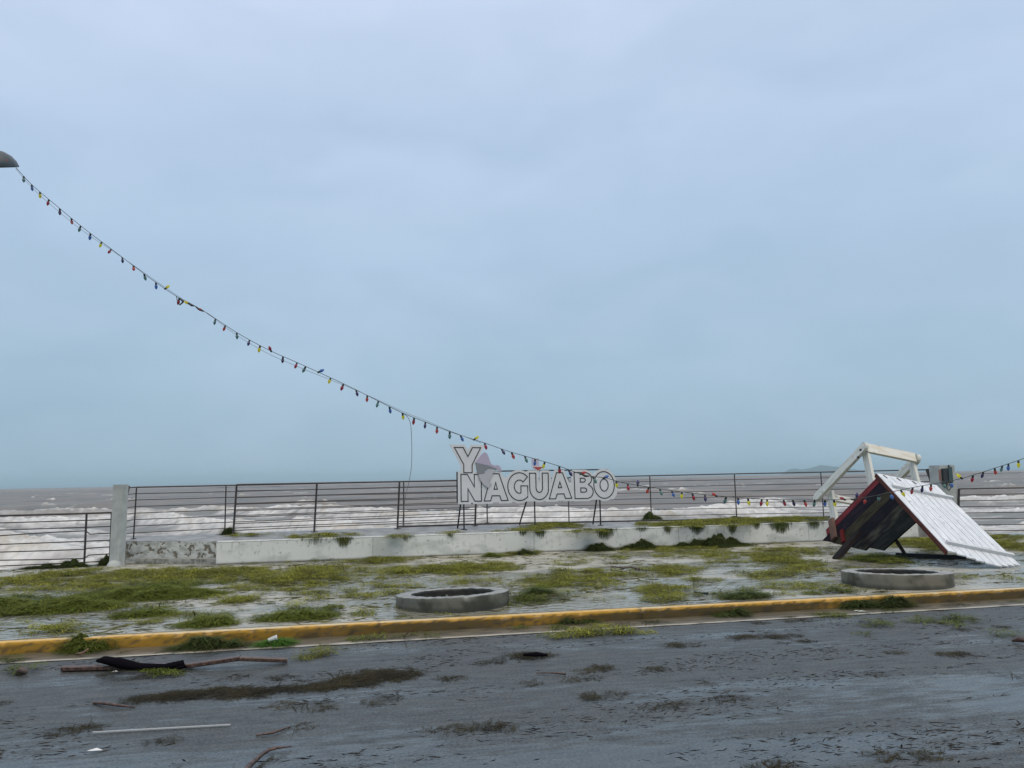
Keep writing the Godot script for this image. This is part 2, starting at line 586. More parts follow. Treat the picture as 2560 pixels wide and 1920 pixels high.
	tag(obj("sea_bed", sb, mat(Color(0.2, 0.18, 0.15), 0.9)), "sandy sea bed below the water", "sea bed", "", "structure")
	# the island on the horizon
	var il := mb()
	il.set_smooth_group(0)
	var inn := noise(47, 0.006, 4)
	for j in 13:
		for i in 61:
			var u := i / 60.0
			var v := j / 12.0
			var h := 62.0 * exp(-pow((u - 0.40) / 0.20, 2)) + 46.0 * exp(-pow((u - 0.12) / 0.09, 2)) + 52.0 * exp(-pow((u - 0.66) / 0.18, 2)) + 22.0 * exp(-pow((u - 0.88) / 0.10, 2))
			h *= sin(v * PI) * smoothstep(0.0, 0.06, u) * smoothstep(1.0, 0.9, u)
			h *= 1.0 + 0.25 * inn.get_noise_2d(u * 830.0, v * 400.0)
			il.add_vertex(Vector3(2510.0 + u * 880.0, -3.0 + h * 1.06, -7000.0 - v * 420.0 - u * 300) * Vector3(2.14, 2.14, 2.14))
	for j in 12:
		for i in 60:
			var a := j * 61 + i
			for k in [a, a + 61, a + 62, a, a + 62, a + 1]: il.add_index(k)
	tag(obj("island", il, M.island), "low hilly island faint on the horizon at the right", "island", "", "structure")

# ---------------------------------------------------------------- terrace, bench wall
func build_terrace() -> void:
	var top := 0.42
	var fl := Vector3(-5.86, 0, -15.36)
	var fr := Vector3(9.6, 0, -18.62)
	var along := (fr - fl).normalized()
	var inw := Vector3(along.z, 0, -along.x).normalized()
	if inw.z > 0: inw = -inw
	# floor
	var poly := [fl, fr, Vector3(10.2, 0, -19.2), Vector3(9.9, 0, -20.0), Vector3(8.3, 0, -20.15), Vector3(2.0, 0, -19.95), Vector3(-0.6, 0, -19.9), Vector3(-2.9, 0, -19.35), Vector3(-6.8, 0, -18.25), Vector3(-8.35, 0, -17.15), Vector3(-8.2, 0, -16.25), Vector3(-7.6, 0, -16.18), Vector3(-5.95, 0, -15.75)]
	var p2 := PackedVector2Array()
	for p in poly: p2.append(Vector2(p.x, p.z))
	var st := mb()
	slab(st, p2, top, top - 3.4, func(p: Vector2, y: float) -> Vector3: return Vector3(p.x, y, p.y))
	var tm := grain(mat(Color.WHITE, 0.42), 72, Color(0.17, 0.165, 0.15), Color(0.30, 0.29, 0.27), 0.45, 0.25)
	tag(obj("terrace", st, tm), "raised concrete look-out terrace behind the low white wall", "terrace", "", "structure")
	# ledge outside the fence, washed by the spray, with a dark drip edge between
	var lg := mb()
	var lp := PackedVector2Array()
	for p in [Vector3(9.9, 0, -20.01), Vector3(8.3, 0, -20.16), Vector3(2.0, 0, -19.96), Vector3(-0.6, 0, -19.91), Vector3(-2.95, 0, -19.36), Vector3(-3.1, 0, -19.95), Vector3(-0.9, 0, -21.1), Vector3(1.4, 0, -21.9), Vector3(6.2, 0, -22.0), Vector3(8.6, 0, -21.5), Vector3(10.3, 0, -20.4)]: lp.append(Vector2(p.x, p.z))
	slab(lg, lp, top - 0.06, top - 0.4, func(p: Vector2, y: float) -> Vector3: return Vector3(p.x, y, p.y))
	tag(obj("terrace_ledge", lg, M.ledge), "pale wet ledge outside the terrace under the fence posts", "ledge", "", "structure")
	var eb := mb()
	var ep := [Vector3(-2.9, top + 0.012, -19.33), Vector3(-0.6, top + 0.012, -19.88), Vector3(2.0, top + 0.012, -19.93), Vector3(8.3, top + 0.012, -20.13), Vector3(9.9, top + 0.012, -19.98)]
	for i in ep.size() - 1: bar(eb, ep[i], ep[i + 1], 0.05, 0.05)
	tag(obj("edge_strip", eb, M.metal), "dark metal strip along the seaward edge of the terrace", "edging")

	# the long white wall
	var wn := noise(51, 1.2, 5)
	var ws := noise(52, 5.0, 4)
	var w := thing("low_wall", "long low white painted wall with seagrass hanging over its top", "low wall", fl)
	var paint := func(u, v):
		var k := wn.get_noise_2d(u, v * 2.0)
		var s := ws.get_noise_2d(u * 2.2, v * 0.35)
		var c := Color(0.68, 0.69, 0.65).lerp(Color(0.44, 0.46, 0.43), smoothstep(-0.1, 0.5, k) * 0.7)
		c = c.lerp(Color(0.25, 0.26, 0.2), smoothstep(0.28, 0.6, s) * smoothstep(0.0, 0.4, v) * 0.55)
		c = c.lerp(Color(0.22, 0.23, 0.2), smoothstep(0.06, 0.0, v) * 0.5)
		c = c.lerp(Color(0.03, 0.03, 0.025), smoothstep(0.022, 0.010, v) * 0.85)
		c = c.lerp(Color(0.16, 0.17, 0.1), smoothstep(0.45, 0.62, ws.get_noise_2d(u * 1.6, v * 1.6 + 30.0)) * 0.7)
		return [c, 0.003 * k]
	var length := fl.distance_to(fr)
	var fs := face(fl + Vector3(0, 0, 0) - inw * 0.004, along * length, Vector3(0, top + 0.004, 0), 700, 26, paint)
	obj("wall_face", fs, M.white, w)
	var cap := mb()
	bar(cap, fl + inw * 0.11 + Vector3(0, top + 0.008, 0), fr + inw * 0.11 + Vector3(0, top + 0.008, 0), 0.235, 0.022, Vector3.UP, 0.3)
	obj("coping", cap, grain(mat(Color.WHITE, 0.4), 73, Color(0.42, 0.42, 0.38), Color(0.62, 0.62, 0.57), 0.6, 0.3), w)
	var jn := mb()
	for u in [3.02, 6.4, 9.7, 12.9]:
		var p: Vector3 = fl + along * u - inw * 0.007
		quad(jn, p, p + along * 0.008, p + along * 0.008 + Vector3(0, top, 0), p + Vector3(0, top, 0))
	obj("joint", jn, mat(Color(0.22, 0.23, 0.21), 0.8), w)
	var le := face(fl + along * 0.0 + inw * 0.45, -inw * 0.45, Vector3(0, top + 0.004, 0), 20, 20, paint)
	obj("wall_end", le, M.white, w)

	# the peeling wall between the pillar and the white wall
	var pl := Vector3(-7.98, 0, -16.06)
	var prr := Vector3(-5.9, 0, -15.72)
	var px := prr - pl
	var pn := noise(53, 1.9, 5)
	var pf := noise(54, 7.0, 4)
	var pwall := thing("peeling_wall", "short grey wall with paint peeling in brown patches beside the pillar", "low wall", pl)
	var peel := func(u, v):
		var k := 0.75 * pn.get_noise_2d(u * 1.9, v * 2.4) + 0.5 * pf.get_noise_2d(u * 1.5, v * 1.5) - 0.05
		var spots := smoothstep(0.15, 0.20, k + 0.24 * smoothstep(0.55, 0.0, Vector2((u - 1.62) / 0.5, (v - 0.3) / 0.28).length()) + 0.30 * smoothstep(0.30, 0.0, u) * smoothstep(-0.2, 0.3, pf.get_noise_2d(u * 2.2, v * 0.3)))
		var base := Color(0.54, 0.55, 0.515).lerp(Color(0.34, 0.35, 0.32), smoothstep(-0.3, 0.5, pf.get_noise_2d(u * 0.6, v)))
		return [base.lerp(Color(0.135, 0.12, 0.09).lerp(Color(0.2, 0.18, 0.14), clampf(pf.get_noise_2d(u * 2, v * 2) + 0.5, 0, 1)), spots), -0.008 * spots]
	obj("wall_face", face(pl, px, Vector3(0, top + 0.004, 0), 260, 60, peel), M.white, pwall)
	var stp := mb()
	var dirv := px.normalized()
	var outv := Vector3(-dirv.z, 0, dirv.x)
	if outv.z < 0: outv = -outv
	bar(stp, pl + dirv * 0.35 + outv * 0.06 + Vector3(0, 0.045, 0), prr + outv * 0.16 + dirv * 0.10 + Vector3(0, 0.045, 0), 0.24, 0.11, Vector3.UP, 0.04)
	obj("step", stp, grain(mat(Color.WHITE, 0.4), 74, Color(0.15, 0.15, 0.13), Color(0.34, 0.34, 0.31), 1.2), pwall)

# ---------------------------------------------------------------- fences
func panel_fence(called: String, label: String, feet: Array, tops: Array, n_rails: int, low: float, post_w: float, rail_r: float, top_r: float, skip_last := false) -> Node3D:
	var f := thing(called, label, "railing", feet[0])
	var cuts := feet.size()
	for i in cuts:
		var st := mb()
		var dirv: Vector3 = (feet[mini(i + 1, cuts - 1)] - feet[maxi(i - 1, 0)])
		dirv.y = 0
		bar(st, feet[i], tops[i], post_w, post_w * 0.8, dirv.normalized(), 0.15)
		obj("post", st, M.metal, f)
		var pb := mb()
		bar(pb, feet[i] + Vector3(0, -0.01, 0), feet[i] + Vector3(0, 0.012, 0), post_w * 3.0, post_w * 3.0, dirv.normalized())
		obj("base_plate", pb, M.metal, f)
	for k in n_rails:
		var st := mb()
		var pts := []
		var t := float(k) / (n_rails - 1)
		for i in cuts:
			var dy: float = lerpf(0.0, (tops[i] - feet[i]).y - low, t)
			var p: Vector3 = feet[i].lerp(tops[i], 1.0 - dy / (tops[i] - feet[i]).y)
			var jit := Vector3(rng.randf_range(-0.006, 0.006), rng.randf_range(-0.006, 0.006), 0) if k > 0 else Vector3.ZERO
			pts.append(p + jit)
		tube(st, pts, top_r if k == 0 else rail_r, 8)
		obj("top_rail" if k == 0 else "rail", st, M.metal, f)
	return f

func build_fences() -> void:
	var y := 0.42
	# the seaward fence round the look-out
	var feet := [Vector3(-7.55, y, -16.35), Vector3(-8.27, y, -16.95), Vector3(-6.69, y, -18.02), Vector3(-2.81, y, -19.78), Vector3(-0.72, y, -20.6), Vector3(1.48, y - 0.05, -21.2), Vector3(3.72, y - 0.05, -21.2), Vector3(6.05, y - 0.05, -21.25), Vector3(8.32, y - 0.05, -21.0), Vector3(10.80, y, -19.6)]
	feet.pop_front()
	var tops := []
	for i in feet.size():
		tops.append(Vector3(feet[i].x, 1.53 + 0.06 * smoothstep(-8.0, 8.0, feet[i].x), feet[i].z))
	tops[0] += Vector3(0.02, 0, 0)
	tops[-1] = Vector3(10.62, 1.60, -19.72)
	panel_fence("sea_railing", "dark metal railing of eight bars curving round the back of the look-out", feet, tops, 8, 0.13, 0.034, 0.0095, 0.016)
	# slanting end posts against both pillars
	var e1 := mb()
	bar(e1, Vector3(-8.221, 1.550, -16.550), Vector3(-8.167, 1.219, -16.300), 0.05, 0.05)
	for k in range(0, 8):
		var yy := 1.53 - k * 0.14
		tube(e1, [Vector3(-8.27, yy, -16.95), Vector3(-8.32, yy - 0.01, -16.75), Vector3(-8.36, yy - 0.05, -16.45)], 0.0085 if k > 0 else 0.014)
	tag(obj("end_post", e1, M.metal), "bent end post and short bar stubs behind the left pillar", "railing end")
	var e2 := mb()
	bar(e2, Vector3(10.515, 1.612, -19.700), Vector3(10.589, 1.019, -19.500), 0.075, 0.075)
	tag(obj("end_post", e2, M.metal), "slanting dark end post leaning against the right pillar", "railing end")
	# the shorter inner fence with stouter posts
	var inner := [Vector3(-6.25, y, -17.34), Vector3(-4.66, y, -18.15), Vector3(-2.82, y, -18.78), Vector3(-0.98, y, -19.35)]
	var itops := []
	for p in inner: itops.append(Vector3(p.x + 0.05, 1.545, p.z))
	panel_fence("inner_railing", "dark metal railing with stout posts on the left of the terrace", inner, itops, 8, 0.12, 0.05, 0.010, 0.018)
	# low fence at the far left, standing on the pavement; three of its bars are bent
	var lf := [Vector3(-14.6, 0, -13.7), Vector3(-12.2, 0, -14.45), Vector3(-8.55, 0, -15.56), Vector3(-8.17, 0, -15.80)]
	var lt := []
	for p in lf: lt.append(p + Vector3(0, 1.03, 0))
	var f := thing("low_railing", "low dark railing with bent bars at the left end of the pavement", "railing", lf[0])
	for i in lf.size():
		var st := mb()
		bar(st, lf[i] - Vector3(0, 0.02, 0), lt[i], 0.04, 0.035, Vector3(1, 0, -0.3).normalized(), 0.15)
		obj("post", st, M.metal, f)
	for k in 8:
		var st := mb()
		var pts := []
		var bend: float = [0.0, 0.0, 0.0, 0.07, 0.0, -0.02, -0.06, 0.0][k]
		for i in lf.size() - 1:
			for s in 6:
				var t := s / 6.0
				var p: Vector3 = lt[i].lerp(lt[i + 1], t) - Vector3(0, k * 0.137, 0)
				if i == 1: p.y += bend * smoothstep(0.3, 1.0, t)
				if i == 2: p.y += bend * (1.0 - smoothstep(0.0, 0.08, t))
				pts.append(p)
		pts.append(lt[-1] - Vector3(0, k * 0.137, 0))
		tube(st, pts, 0.019 if k == 0 else 0.011, 8)
		obj("top_rail" if k == 0 else "rail", st, M.metal, f)
	# low fence right of the kiosk
	var rf := [Vector3(10.86, 0, -19.2), Vector3(13.4, 0, -18.95), Vector3(16.0, 0, -18.9)]
	var rt := []
	for p in rf: rt.append(p + Vector3(0, 1.115, 0))
	rt[0] += Vector3(0.13, 0, 0)
	panel_fence("low_railing", "low dark railing right of the collapsed kiosk", rf, rt, 8, 0.09, 0.055, 0.0105, 0.018)

# ---------------------------------------------------------------- pillars
func build_pillars() -> void:
	var st := mb()
	bar(st, Vector3(-7.88, -0.02, -15.52), Vector3(-7.87, 1.59, -15.52), 0.215, 0.20, Vector3(-0.22, 0, 1).normalized(), 0.07)
	var p := thing("concrete_pillar", "pale square pillar at the left end of the look-out wall", "pillar", Vector3(-7.84, 0, -15.5))
	obj("shaft", st, M.pillar, p)
	var f := mb()
	lathe(f, [Vector2(0.0, 0.12), Vector2(0.09, 0.10), Vector2(0.135, 0.02), Vector2(0.14, -0.02)], Vector3(-7.88, 0, -15.42), 14)
	obj("foot", f, M.pillar, p)
	var q := thing("concrete_pillar", "pale square pillar with an electrical box behind the kiosk roof", "pillar", Vector3(10.72, 0, -19.4))
	var s2 := mb()
	bar(s2, Vector3(10.72, -0.02, -19.4), Vector3(10.72, 1.70, -19.4), 0.42, 0.42, Vector3(0.12, 0, 1).normalized(), 0.05)
	obj("shaft", s2, M.pillar, q)
	var b := thing("electrical_box", "dark open electrical box hanging on the right pillar", "electrical box", Vector3(10.62, 1.25, -19.17))
	var bx := mb()
	bar(bx, Vector3(10.66, 1.27, -19.13), Vector3(10.66, 1.62, -19.13), 0.17, 0.10, Vector3(0, 0, 1), 0.06)
	obj("box", bx, mat(Color(0.03, 0.04, 0.045), 0.5), b)
	var dr := mb()
	bar(dr, Vector3(10.75, 1.26, -19.08), Vector3(10.75, 1.65, -19.08), 0.12, 0.012, Vector3(0.3, 0, 1).normalized())
	obj("door", dr, mat(Color(0.05, 0.085, 0.09), 0.4), b)
	var tp := mb()
	tube(tp, [Vector3(10.74, 1.63, -19.10), Vector3(10.74, 1.70, -19.12)], [0.035, 0.02], 8)
	obj("pipe", tp, M.black, b)
	var cb := mb()
	tube(cb, [Vector3(10.66, 1.28, -19.12), Vector3(10.63, 1.15, -19.10), Vector3(10.68, 1.08, -19.1), Vector3(10.75, 1.16, -19.1), Vector3(10.70, 1.24, -19.1)], 0.012)
	obj("wires", cb, M.cable, b)
	var rs := mb()
	bar(rs, Vector3(10.53, 1.32, -19.165), Vector3(10.53, 1.60, -19.165), 0.05, 0.02, Vector3(0, 0, 1))
	obj("rust_mark", rs, mat(Color(0.33, 0.17, 0.15), 0.7), q)

# ---------------------------------------------------------------- planter rings
func ring(label: String, c: Vector3, r0: float, r1: float, h: float, tone: Color, s: int, chip_at: float, back: float, side: float) -> void:
	var t := thing("planter_ring", label, "planter ring", c)
	var n := noise(s, 1.6, 5)
	var nf := noise(s + 1, 8.0, 3)
	var st := mb()
	st.set_smooth_group(0)
	var sec := [[r1, 0.0], [r1, 0.03], [r1, 0.07], [r1, 0.11], [r1, h - 0.010], [r1 - 0.003, h - 0.003], [r1 - 0.010, h], [r1 * 0.66 + r0 * 0.34, h + 0.003], [r0 * 0.7 + r1 * 0.3, h + 0.002], [r0 + 0.008, h], [r0 + 0.001, h - 0.008], [r0, h - 0.05], [r0, h * 0.5], [r0, 0.0]]
	var cols := 240
	for i in cols + 1:
		var a := TAU * i / cols
		var d := absf(angle_difference(a, chip_at))
		var chip := smoothstep(0.16, 0.0, d)
		for j in sec.size():
			var r: float = sec[j][0]
			var y: float = sec[j][1]
			var k := n.get_noise_3d(cos(a) * r * 1.3, y * 2.0, sin(a) * r * 1.3)
			var f := nf.get_noise_3d(cos(a) * r, y, sin(a) * r)
			if j >= 4 and j <= 6: r -= chip * 0.02 * (0.6 + f) + 0.006 * maxf(0, f); y -= chip * 0.018 * (0.5 + f) + 0.004 * maxf(0, f)
			var c0 := tone.lerp(tone * Color(0.36, 0.38, 0.32), smoothstep(-0.22, 0.40, k + 0.35 * f))
			if j <= 1: c0 = c0.lerp(Color(0.03, 0.03, 0.025), 0.6)  # wet foot and its contact shadow, both painted as a dark line
			if j >= 6 and j <= 9: c0 = tone.lerp(Color(0.36, 0.37, 0.36), 0.55) * (1.0 + 0.5 * f + 0.4 * k)
			if j >= 10: c0 = Color(0.026, 0.026, 0.02) * (1.0 + f)
			if j >= 4 and j <= 6: c0 = c0.lerp(Color(0.28, 0.29, 0.26), clampf(chip * 1.3 * (0.45 + 0.9 * f), 0, 0.8))
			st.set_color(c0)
			# the ring has sunk unevenly: its rim falls towards the back
			var sink := (-(r1 - sin(a) * r) * back + cos(a) * r * side) * clampf(y / h, 0, 1)
			st.add_vertex(c + Vector3(cos(a) * r, y + sink + 0.008 * n.get_noise_1d(a * 3.0), sin(a) * r))
	var L := sec.size()
	for i in cols:
		for j in L - 1:
			var q := i * L + j
			for k in [q, q + 1, q + L + 1, q, q + L + 1, q + L]: st.add_index(k)
	obj("ring", st, M.ring, t)
	var so := mb()
	so.set_smooth_group(0)
	for i in 40:
		var a := TAU * i / 40
		var b := TAU * (i + 1) / 40
		for k in 5:
			var q0 := r0 * k / 5.0 * 0.997
			var q1 := r0 * (k + 1) / 5.0 * 0.997
			var pt := func(ang: float, rad: float) -> Vector3: return c + Vector3(cos(ang) * rad, 0.025 + 0.03 * nf.get_noise_2d(cos(ang) * rad, sin(ang) * rad), sin(ang) * rad)
			quad(so, pt.call(a, q0), pt.call(b, q0), pt.call(b, q1), pt.call(a, q1))
	obj("soil", so, M.soil, t)
	for k in 16:
		var a := rng.randf() * TAU
		var rr := r0 * 0.92 * sqrt(rng.randf())
		var pb := mb()
		var s0 := rng.randf_range(0.012, 0.035)
		lathe(pb, [Vector2(0, s0 * 0.7), Vector2(s0 * 0.7, s0 * 0.5), Vector2(s0, 0), Vector2(s0 * 0.6, -s0 * 0.5)], c + Vector3(cos(a) * rr, 0.04, sin(a) * rr), 7)
		obj("pebble", pb, mat(Color(0.25, 0.25, 0.22) * rng.randf_range(0.5, 1.3), 0.6), t)

func build_rings() -> void:
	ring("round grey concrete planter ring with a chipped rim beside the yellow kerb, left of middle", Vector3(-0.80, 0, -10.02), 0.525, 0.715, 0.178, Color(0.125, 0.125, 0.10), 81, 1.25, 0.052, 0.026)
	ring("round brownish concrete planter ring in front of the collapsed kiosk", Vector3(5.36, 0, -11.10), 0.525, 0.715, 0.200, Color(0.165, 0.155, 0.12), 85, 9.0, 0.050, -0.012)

# ---------------------------------------------------------------- the sign
func arc(cx: float, cy: float, rx: float, ry: float, a0: float, a1: float, n: int) -> Array:
	var out := []
	for i in n + 1:
		var a := deg_to_rad(lerpf(a0, a1, float(i) / n))
		out.append(Vector2(cx + cos(a) * rx, cy + sin(a) * ry))
	return out

func build_sign() -> void:
	var o := Vector3(-1.29, 1.035, -17.9)
	var ex := (Vector3(2.47, 1.035, -18.6) - o)
	var k := ex.length() / 2005.0
	ex = ex.normalized()
	var ez := ex.cross(Vector3.UP).normalized()
	if ez.z < 0: ez = -ez          # towards the camera
	# drawing units: x to the right, y down, with the baseline's slight fall taken out
	var to := func(p: Vector2, z: float) -> Vector3:
		var y := 793.0 - 0.0235 * (p.x - 75.0) - p.y
		return o + ex * ((p.x - 75.0) * k) + Vector3(0, y * k, 0) + ez * z
	var v := func(flat: Array) -> PackedVector2Array:
		var r := PackedVector2Array()
		for i in range(0, flat.size(), 2): r.append(Vector2(flat[i], flat[i + 1]))
		return r
	var letters := []    # [name letter, outlines]
	letters.append([v.call([35, 125, 143, 125, 200, 235, 257, 125, 358, 125, 250, 335, 250, 430, 148, 430, 148, 332])])
	letters.append([v.call([112, 450, 190, 450, 275, 600, 275, 450, 360, 450, 360, 772, 280, 772, 196, 625, 196, 775, 112, 775])])
	letters.append([v.call([487, 440, 580, 440, 688, 762, 605, 765, 586, 706, 490, 707, 472, 768, 393, 770]), v.call([537, 545, 558, 626, 516, 628])])
	var g := PackedVector2Array()
	for p in arc(832, 595, 145, 169, -45, -315, 40): g.append(p)
	g.append(Vector2(935, 716)); g.append(Vector2(935, 585)); g.append(Vector2(850, 585)); g.append(Vector2(850, 668))
	for p in arc(832, 595, 64, 80, 75, 315, 26): g.append(p)
	letters.append([g])
	var u := v.call([960, 430, 1040, 430, 1040, 605]) as PackedVector2Array
	for p in arc(1081, 610, 41, 54, 175, 5, 14): u.append(p)
	for q in [Vector2(1122, 605), Vector2(1122, 428), Vector2(1197, 428), Vector2(1197, 612)]: u.append(q)
	for p in arc(1079, 615, 118, 137, 5, 175, 24): u.append(p)
	letters.append([u])
	letters.append([v.call([1303, 422, 1380, 422, 1490, 735, 1410, 738, 1391, 682, 1305, 684, 1286, 742, 1204, 744]), v.call([1343, 535, 1364, 605, 1322, 607])])
	var b := v.call([1527, 418]) as PackedVector2Array
	for p in arc(1665, 495, 88, 77, -90, 60, 14): b.append(p)
	for p in arc(1680, 652, 88, 86, -58, 90, 16): b.append(p)
	b.append(Vector2(1532, 740))
	var bh1 := v.call([1605, 488]) as PackedVector2Array
	for p in arc(1645, 512, 26, 24, -90, 90, 8): bh1.append(p)
	bh1.append(Vector2(1605, 536))
	var bh2 := v.call([1609, 608]) as PackedVector2Array
	for p in arc(1655, 634, 30, 26, -90, 90, 8): bh2.append(p)
	bh2.append(Vector2(1609, 660))
	letters.append([b, bh1, bh2])
	letters.append([PackedVector2Array(arc(1912, 570, 133, 166, 0, 352, 44)), PackedVector2Array(arc(1912, 572, 53, 75, 0, 350, 36))])

	var t := thing("town_sign", "white cut-out letter sign reading Y and NAGUABO on thin black legs", "sign", Vector3(o.x, 0.42, o.z))
	# the board follows the letters at a margin; it is one piece
	var shape := PackedVector2Array(v.call([75, 425, 400, 425, 640, 470, 700, 520, 2000, 560, 2080, 600, 2075, 690, 2030, 747, 1900, 752, 75, 797]))
	for l in letters:
		var grown := Geometry2D.offset_polygon(l[0], 34.0, Geometry2D.JOIN_ROUND if l[0].size() > 20 else Geometry2D.JOIN_MITER)
		for gp in grown:
			var un := Geometry2D.merge_polygons(shape, gp)
			var best := un[0]
			for cand in un:
				if not Geometry2D.is_polygon_clockwise(cand) and absf(area(cand)) > absf(area(best)) or Geometry2D.is_polygon_clockwise(best): best = cand
			shape = best
	var st := mb()
	slab(st, shape, 0.0, -0.05, to)
	obj("board", st, M.board, t)
	for l in letters:
		var parent: Node = t
		for outline in l:
			var ls := mb()
			var closed: PackedVector2Array = outline
			var ring2 := strip(closed, 5.5)
			for q in ring2:
				quad(ls, to.call(q[0], 0.006), to.call(q[1], 0.006), to.call(q[2], 0.006), to.call(q[3], 0.006))
				quad(ls, to.call(q[0], 0.006), to.call(q[0], -0.002), to.call(q[1], -0.002), to.call(q[1], 0.006))
				quad(ls, to.call(q[2], 0.006), to.call(q[2], -0.002), to.call(q[3], -0.002), to.call(q[3], 0.006))
			parent = obj("letter" if parent == t else "letter_hole", ls, M.letter, parent)
			if parent.get_parent() != t: parent = parent.get_parent()
	# the torn ornament over the N and the first A, and the arrow over the U
	var orn := mb()
	slab(orn, v.call([290, 305, 330, 252, 372, 200, 408, 177, 440, 205, 458, 250, 470, 292, 492, 326, 522, 341, 570, 335, 606, 370, 616, 408, 560, 402, 440, 335]), 0.022, -0.004, to)
	obj("ornament_top", orn, M.lavender, t)
	var og := mb()
	slab(og, v.call([290, 307, 440, 337, 556, 380, 540, 402, 500, 388, 440, 390, 405, 418, 392, 440, 320, 447, 296, 380]), 0.026, -0.002, to)
	obj("ornament_grey", og, M.signgrey, t)  # grey panel of the ornament, its own colour
	var ow := mb()
	slab(ow, v.call([322, 449, 394, 442, 408, 420, 442, 393, 500, 390, 524, 404, 486, 470, 458, 538, 488, 560, 440, 614, 380, 570, 338, 505]), 0.030, 0.001, to)
	obj("ornament_tail", ow, mat(Color(0.46, 0.46, 0.49), 0.5), t)
	var oe := mb()
	for q in strip_open([Vector2(322, 449), Vector2(338, 505), Vector2(380, 570), Vector2(440, 614)], 2.5):
		quad(oe, to.call(q[0], 0.034), to.call(q[1], 0.034), to.call(q[2], 0.034), to.call(q[3], 0.034))
	obj("ornament_edge", oe, M.signgrey, t)
	var sq := mb()
	slab(sq, v.call([992, 250, 1083, 250, 1085, 352, 1000, 352]), -0.004, -0.030, to)
	obj("arrow_shaft", sq, mat(Color(0.50, 0.48, 0.60), 0.5), t)
	var aw := mb()
	slab(aw, v.call([985, 346, 1152, 346, 1070, 412]), 0.004, -0.028, to)
	obj("arrow_margin", aw, M.board, t)
	var ar := mb()
	slab(ar, v.call([1003, 353, 1135, 353, 1070, 398]), 0.009, 0.0, to)
	obj("arrow_head", ar, M.red, t)
	# black frame behind the board, legs and braces
	var fr := mb()
	bar(fr, to.call(Vector2(600, 408), -0.075), to.call(Vector2(1965, 378), -0.075), 0.03, 0.03)
	bar(fr, to.call(Vector2(1965, 378), -0.075), to.call(Vector2(2060, 455), -0.075), 0.025, 0.025)
	bar(fr, to.call(Vector2(69, 420), -0.075), to.call(Vector2(69, 790), -0.075), 0.03, 0.03)
	bar(fr, to.call(Vector2(75, 750), -0.075), to.call(Vector2(2000, 700), -0.075), 0.03, 0.03)
	obj("frame", fr, M.black, t)
	var legs := [[148, Vector3(-1.17, 0.42, -17.97), 125, Vector3(-1.36, 0.42, -18.6)], [1025, Vector3(0.46, 0.42, -18.28), 950, Vector3(0.12, 0.42, -19.6)], [1862, Vector3(2.06, 0.42, -18.56), 1832, Vector3(1.93, 0.42, -19.25)]]
	for l in legs:
		var top1: Vector3 = to.call(Vector2(l[0], 700), -0.07)
		var a := mb()
		bar(a, Vector3(top1.x, 0.42, top1.z), top1, 0.032, 0.032)
		obj("leg", a, M.black, t)
		var pl := mb()
		bar(pl, Vector3(top1.x, 0.422, top1.z), Vector3(top1.x, 0.435, top1.z), 0.13, 0.13, Vector3.FORWARD)
		obj("foot_plate", pl, M.black, t)
		var top2: Vector3 = to.call(Vector2(l[2], 700), -0.09)
		var br := mb()
		bar(br, l[3], top2, 0.032, 0.032)
		obj("brace", br, M.black, t)

func area(p: PackedVector2Array) -> float:
	var s := 0.0
	for i in p.size():
		s += p[i].cross(p[(i + 1) % p.size()])
	return s / 2

# quads of a closed line of half width w, mitred at the corners
func strip(p: PackedVector2Array, w: float) -> Array:
	var n := p.size()
	var outp := []
	for i in n:
		var d0 := (p[i] - p[(i + n - 1) % n]).normalized()
		var d1 := (p[(i + 1) % n] - p[i]).normalized()
		var m := (d0.orthogonal() + d1.orthogonal()).normalized()
		var l := w / maxf(0.35, m.dot(d1.orthogonal()))
		outp.append([p[i] + m * l, p[i] - m * l])
	var r := []
	for i in n:
		var j := (i + 1) % n
		r.append([outp[i][0], outp[j][0], outp[j][1], outp[i][1]])
	return r

func strip_open(p: Array, w: float) -> Array:
	var r := []
	for i in p.size() - 1:
		var q: Vector2 = (p[i + 1] - p[i]).normalized().orthogonal() * w
		r.append([p[i] + q, p[i + 1] + q, p[i + 1] - q, p[i] - q])
	return r

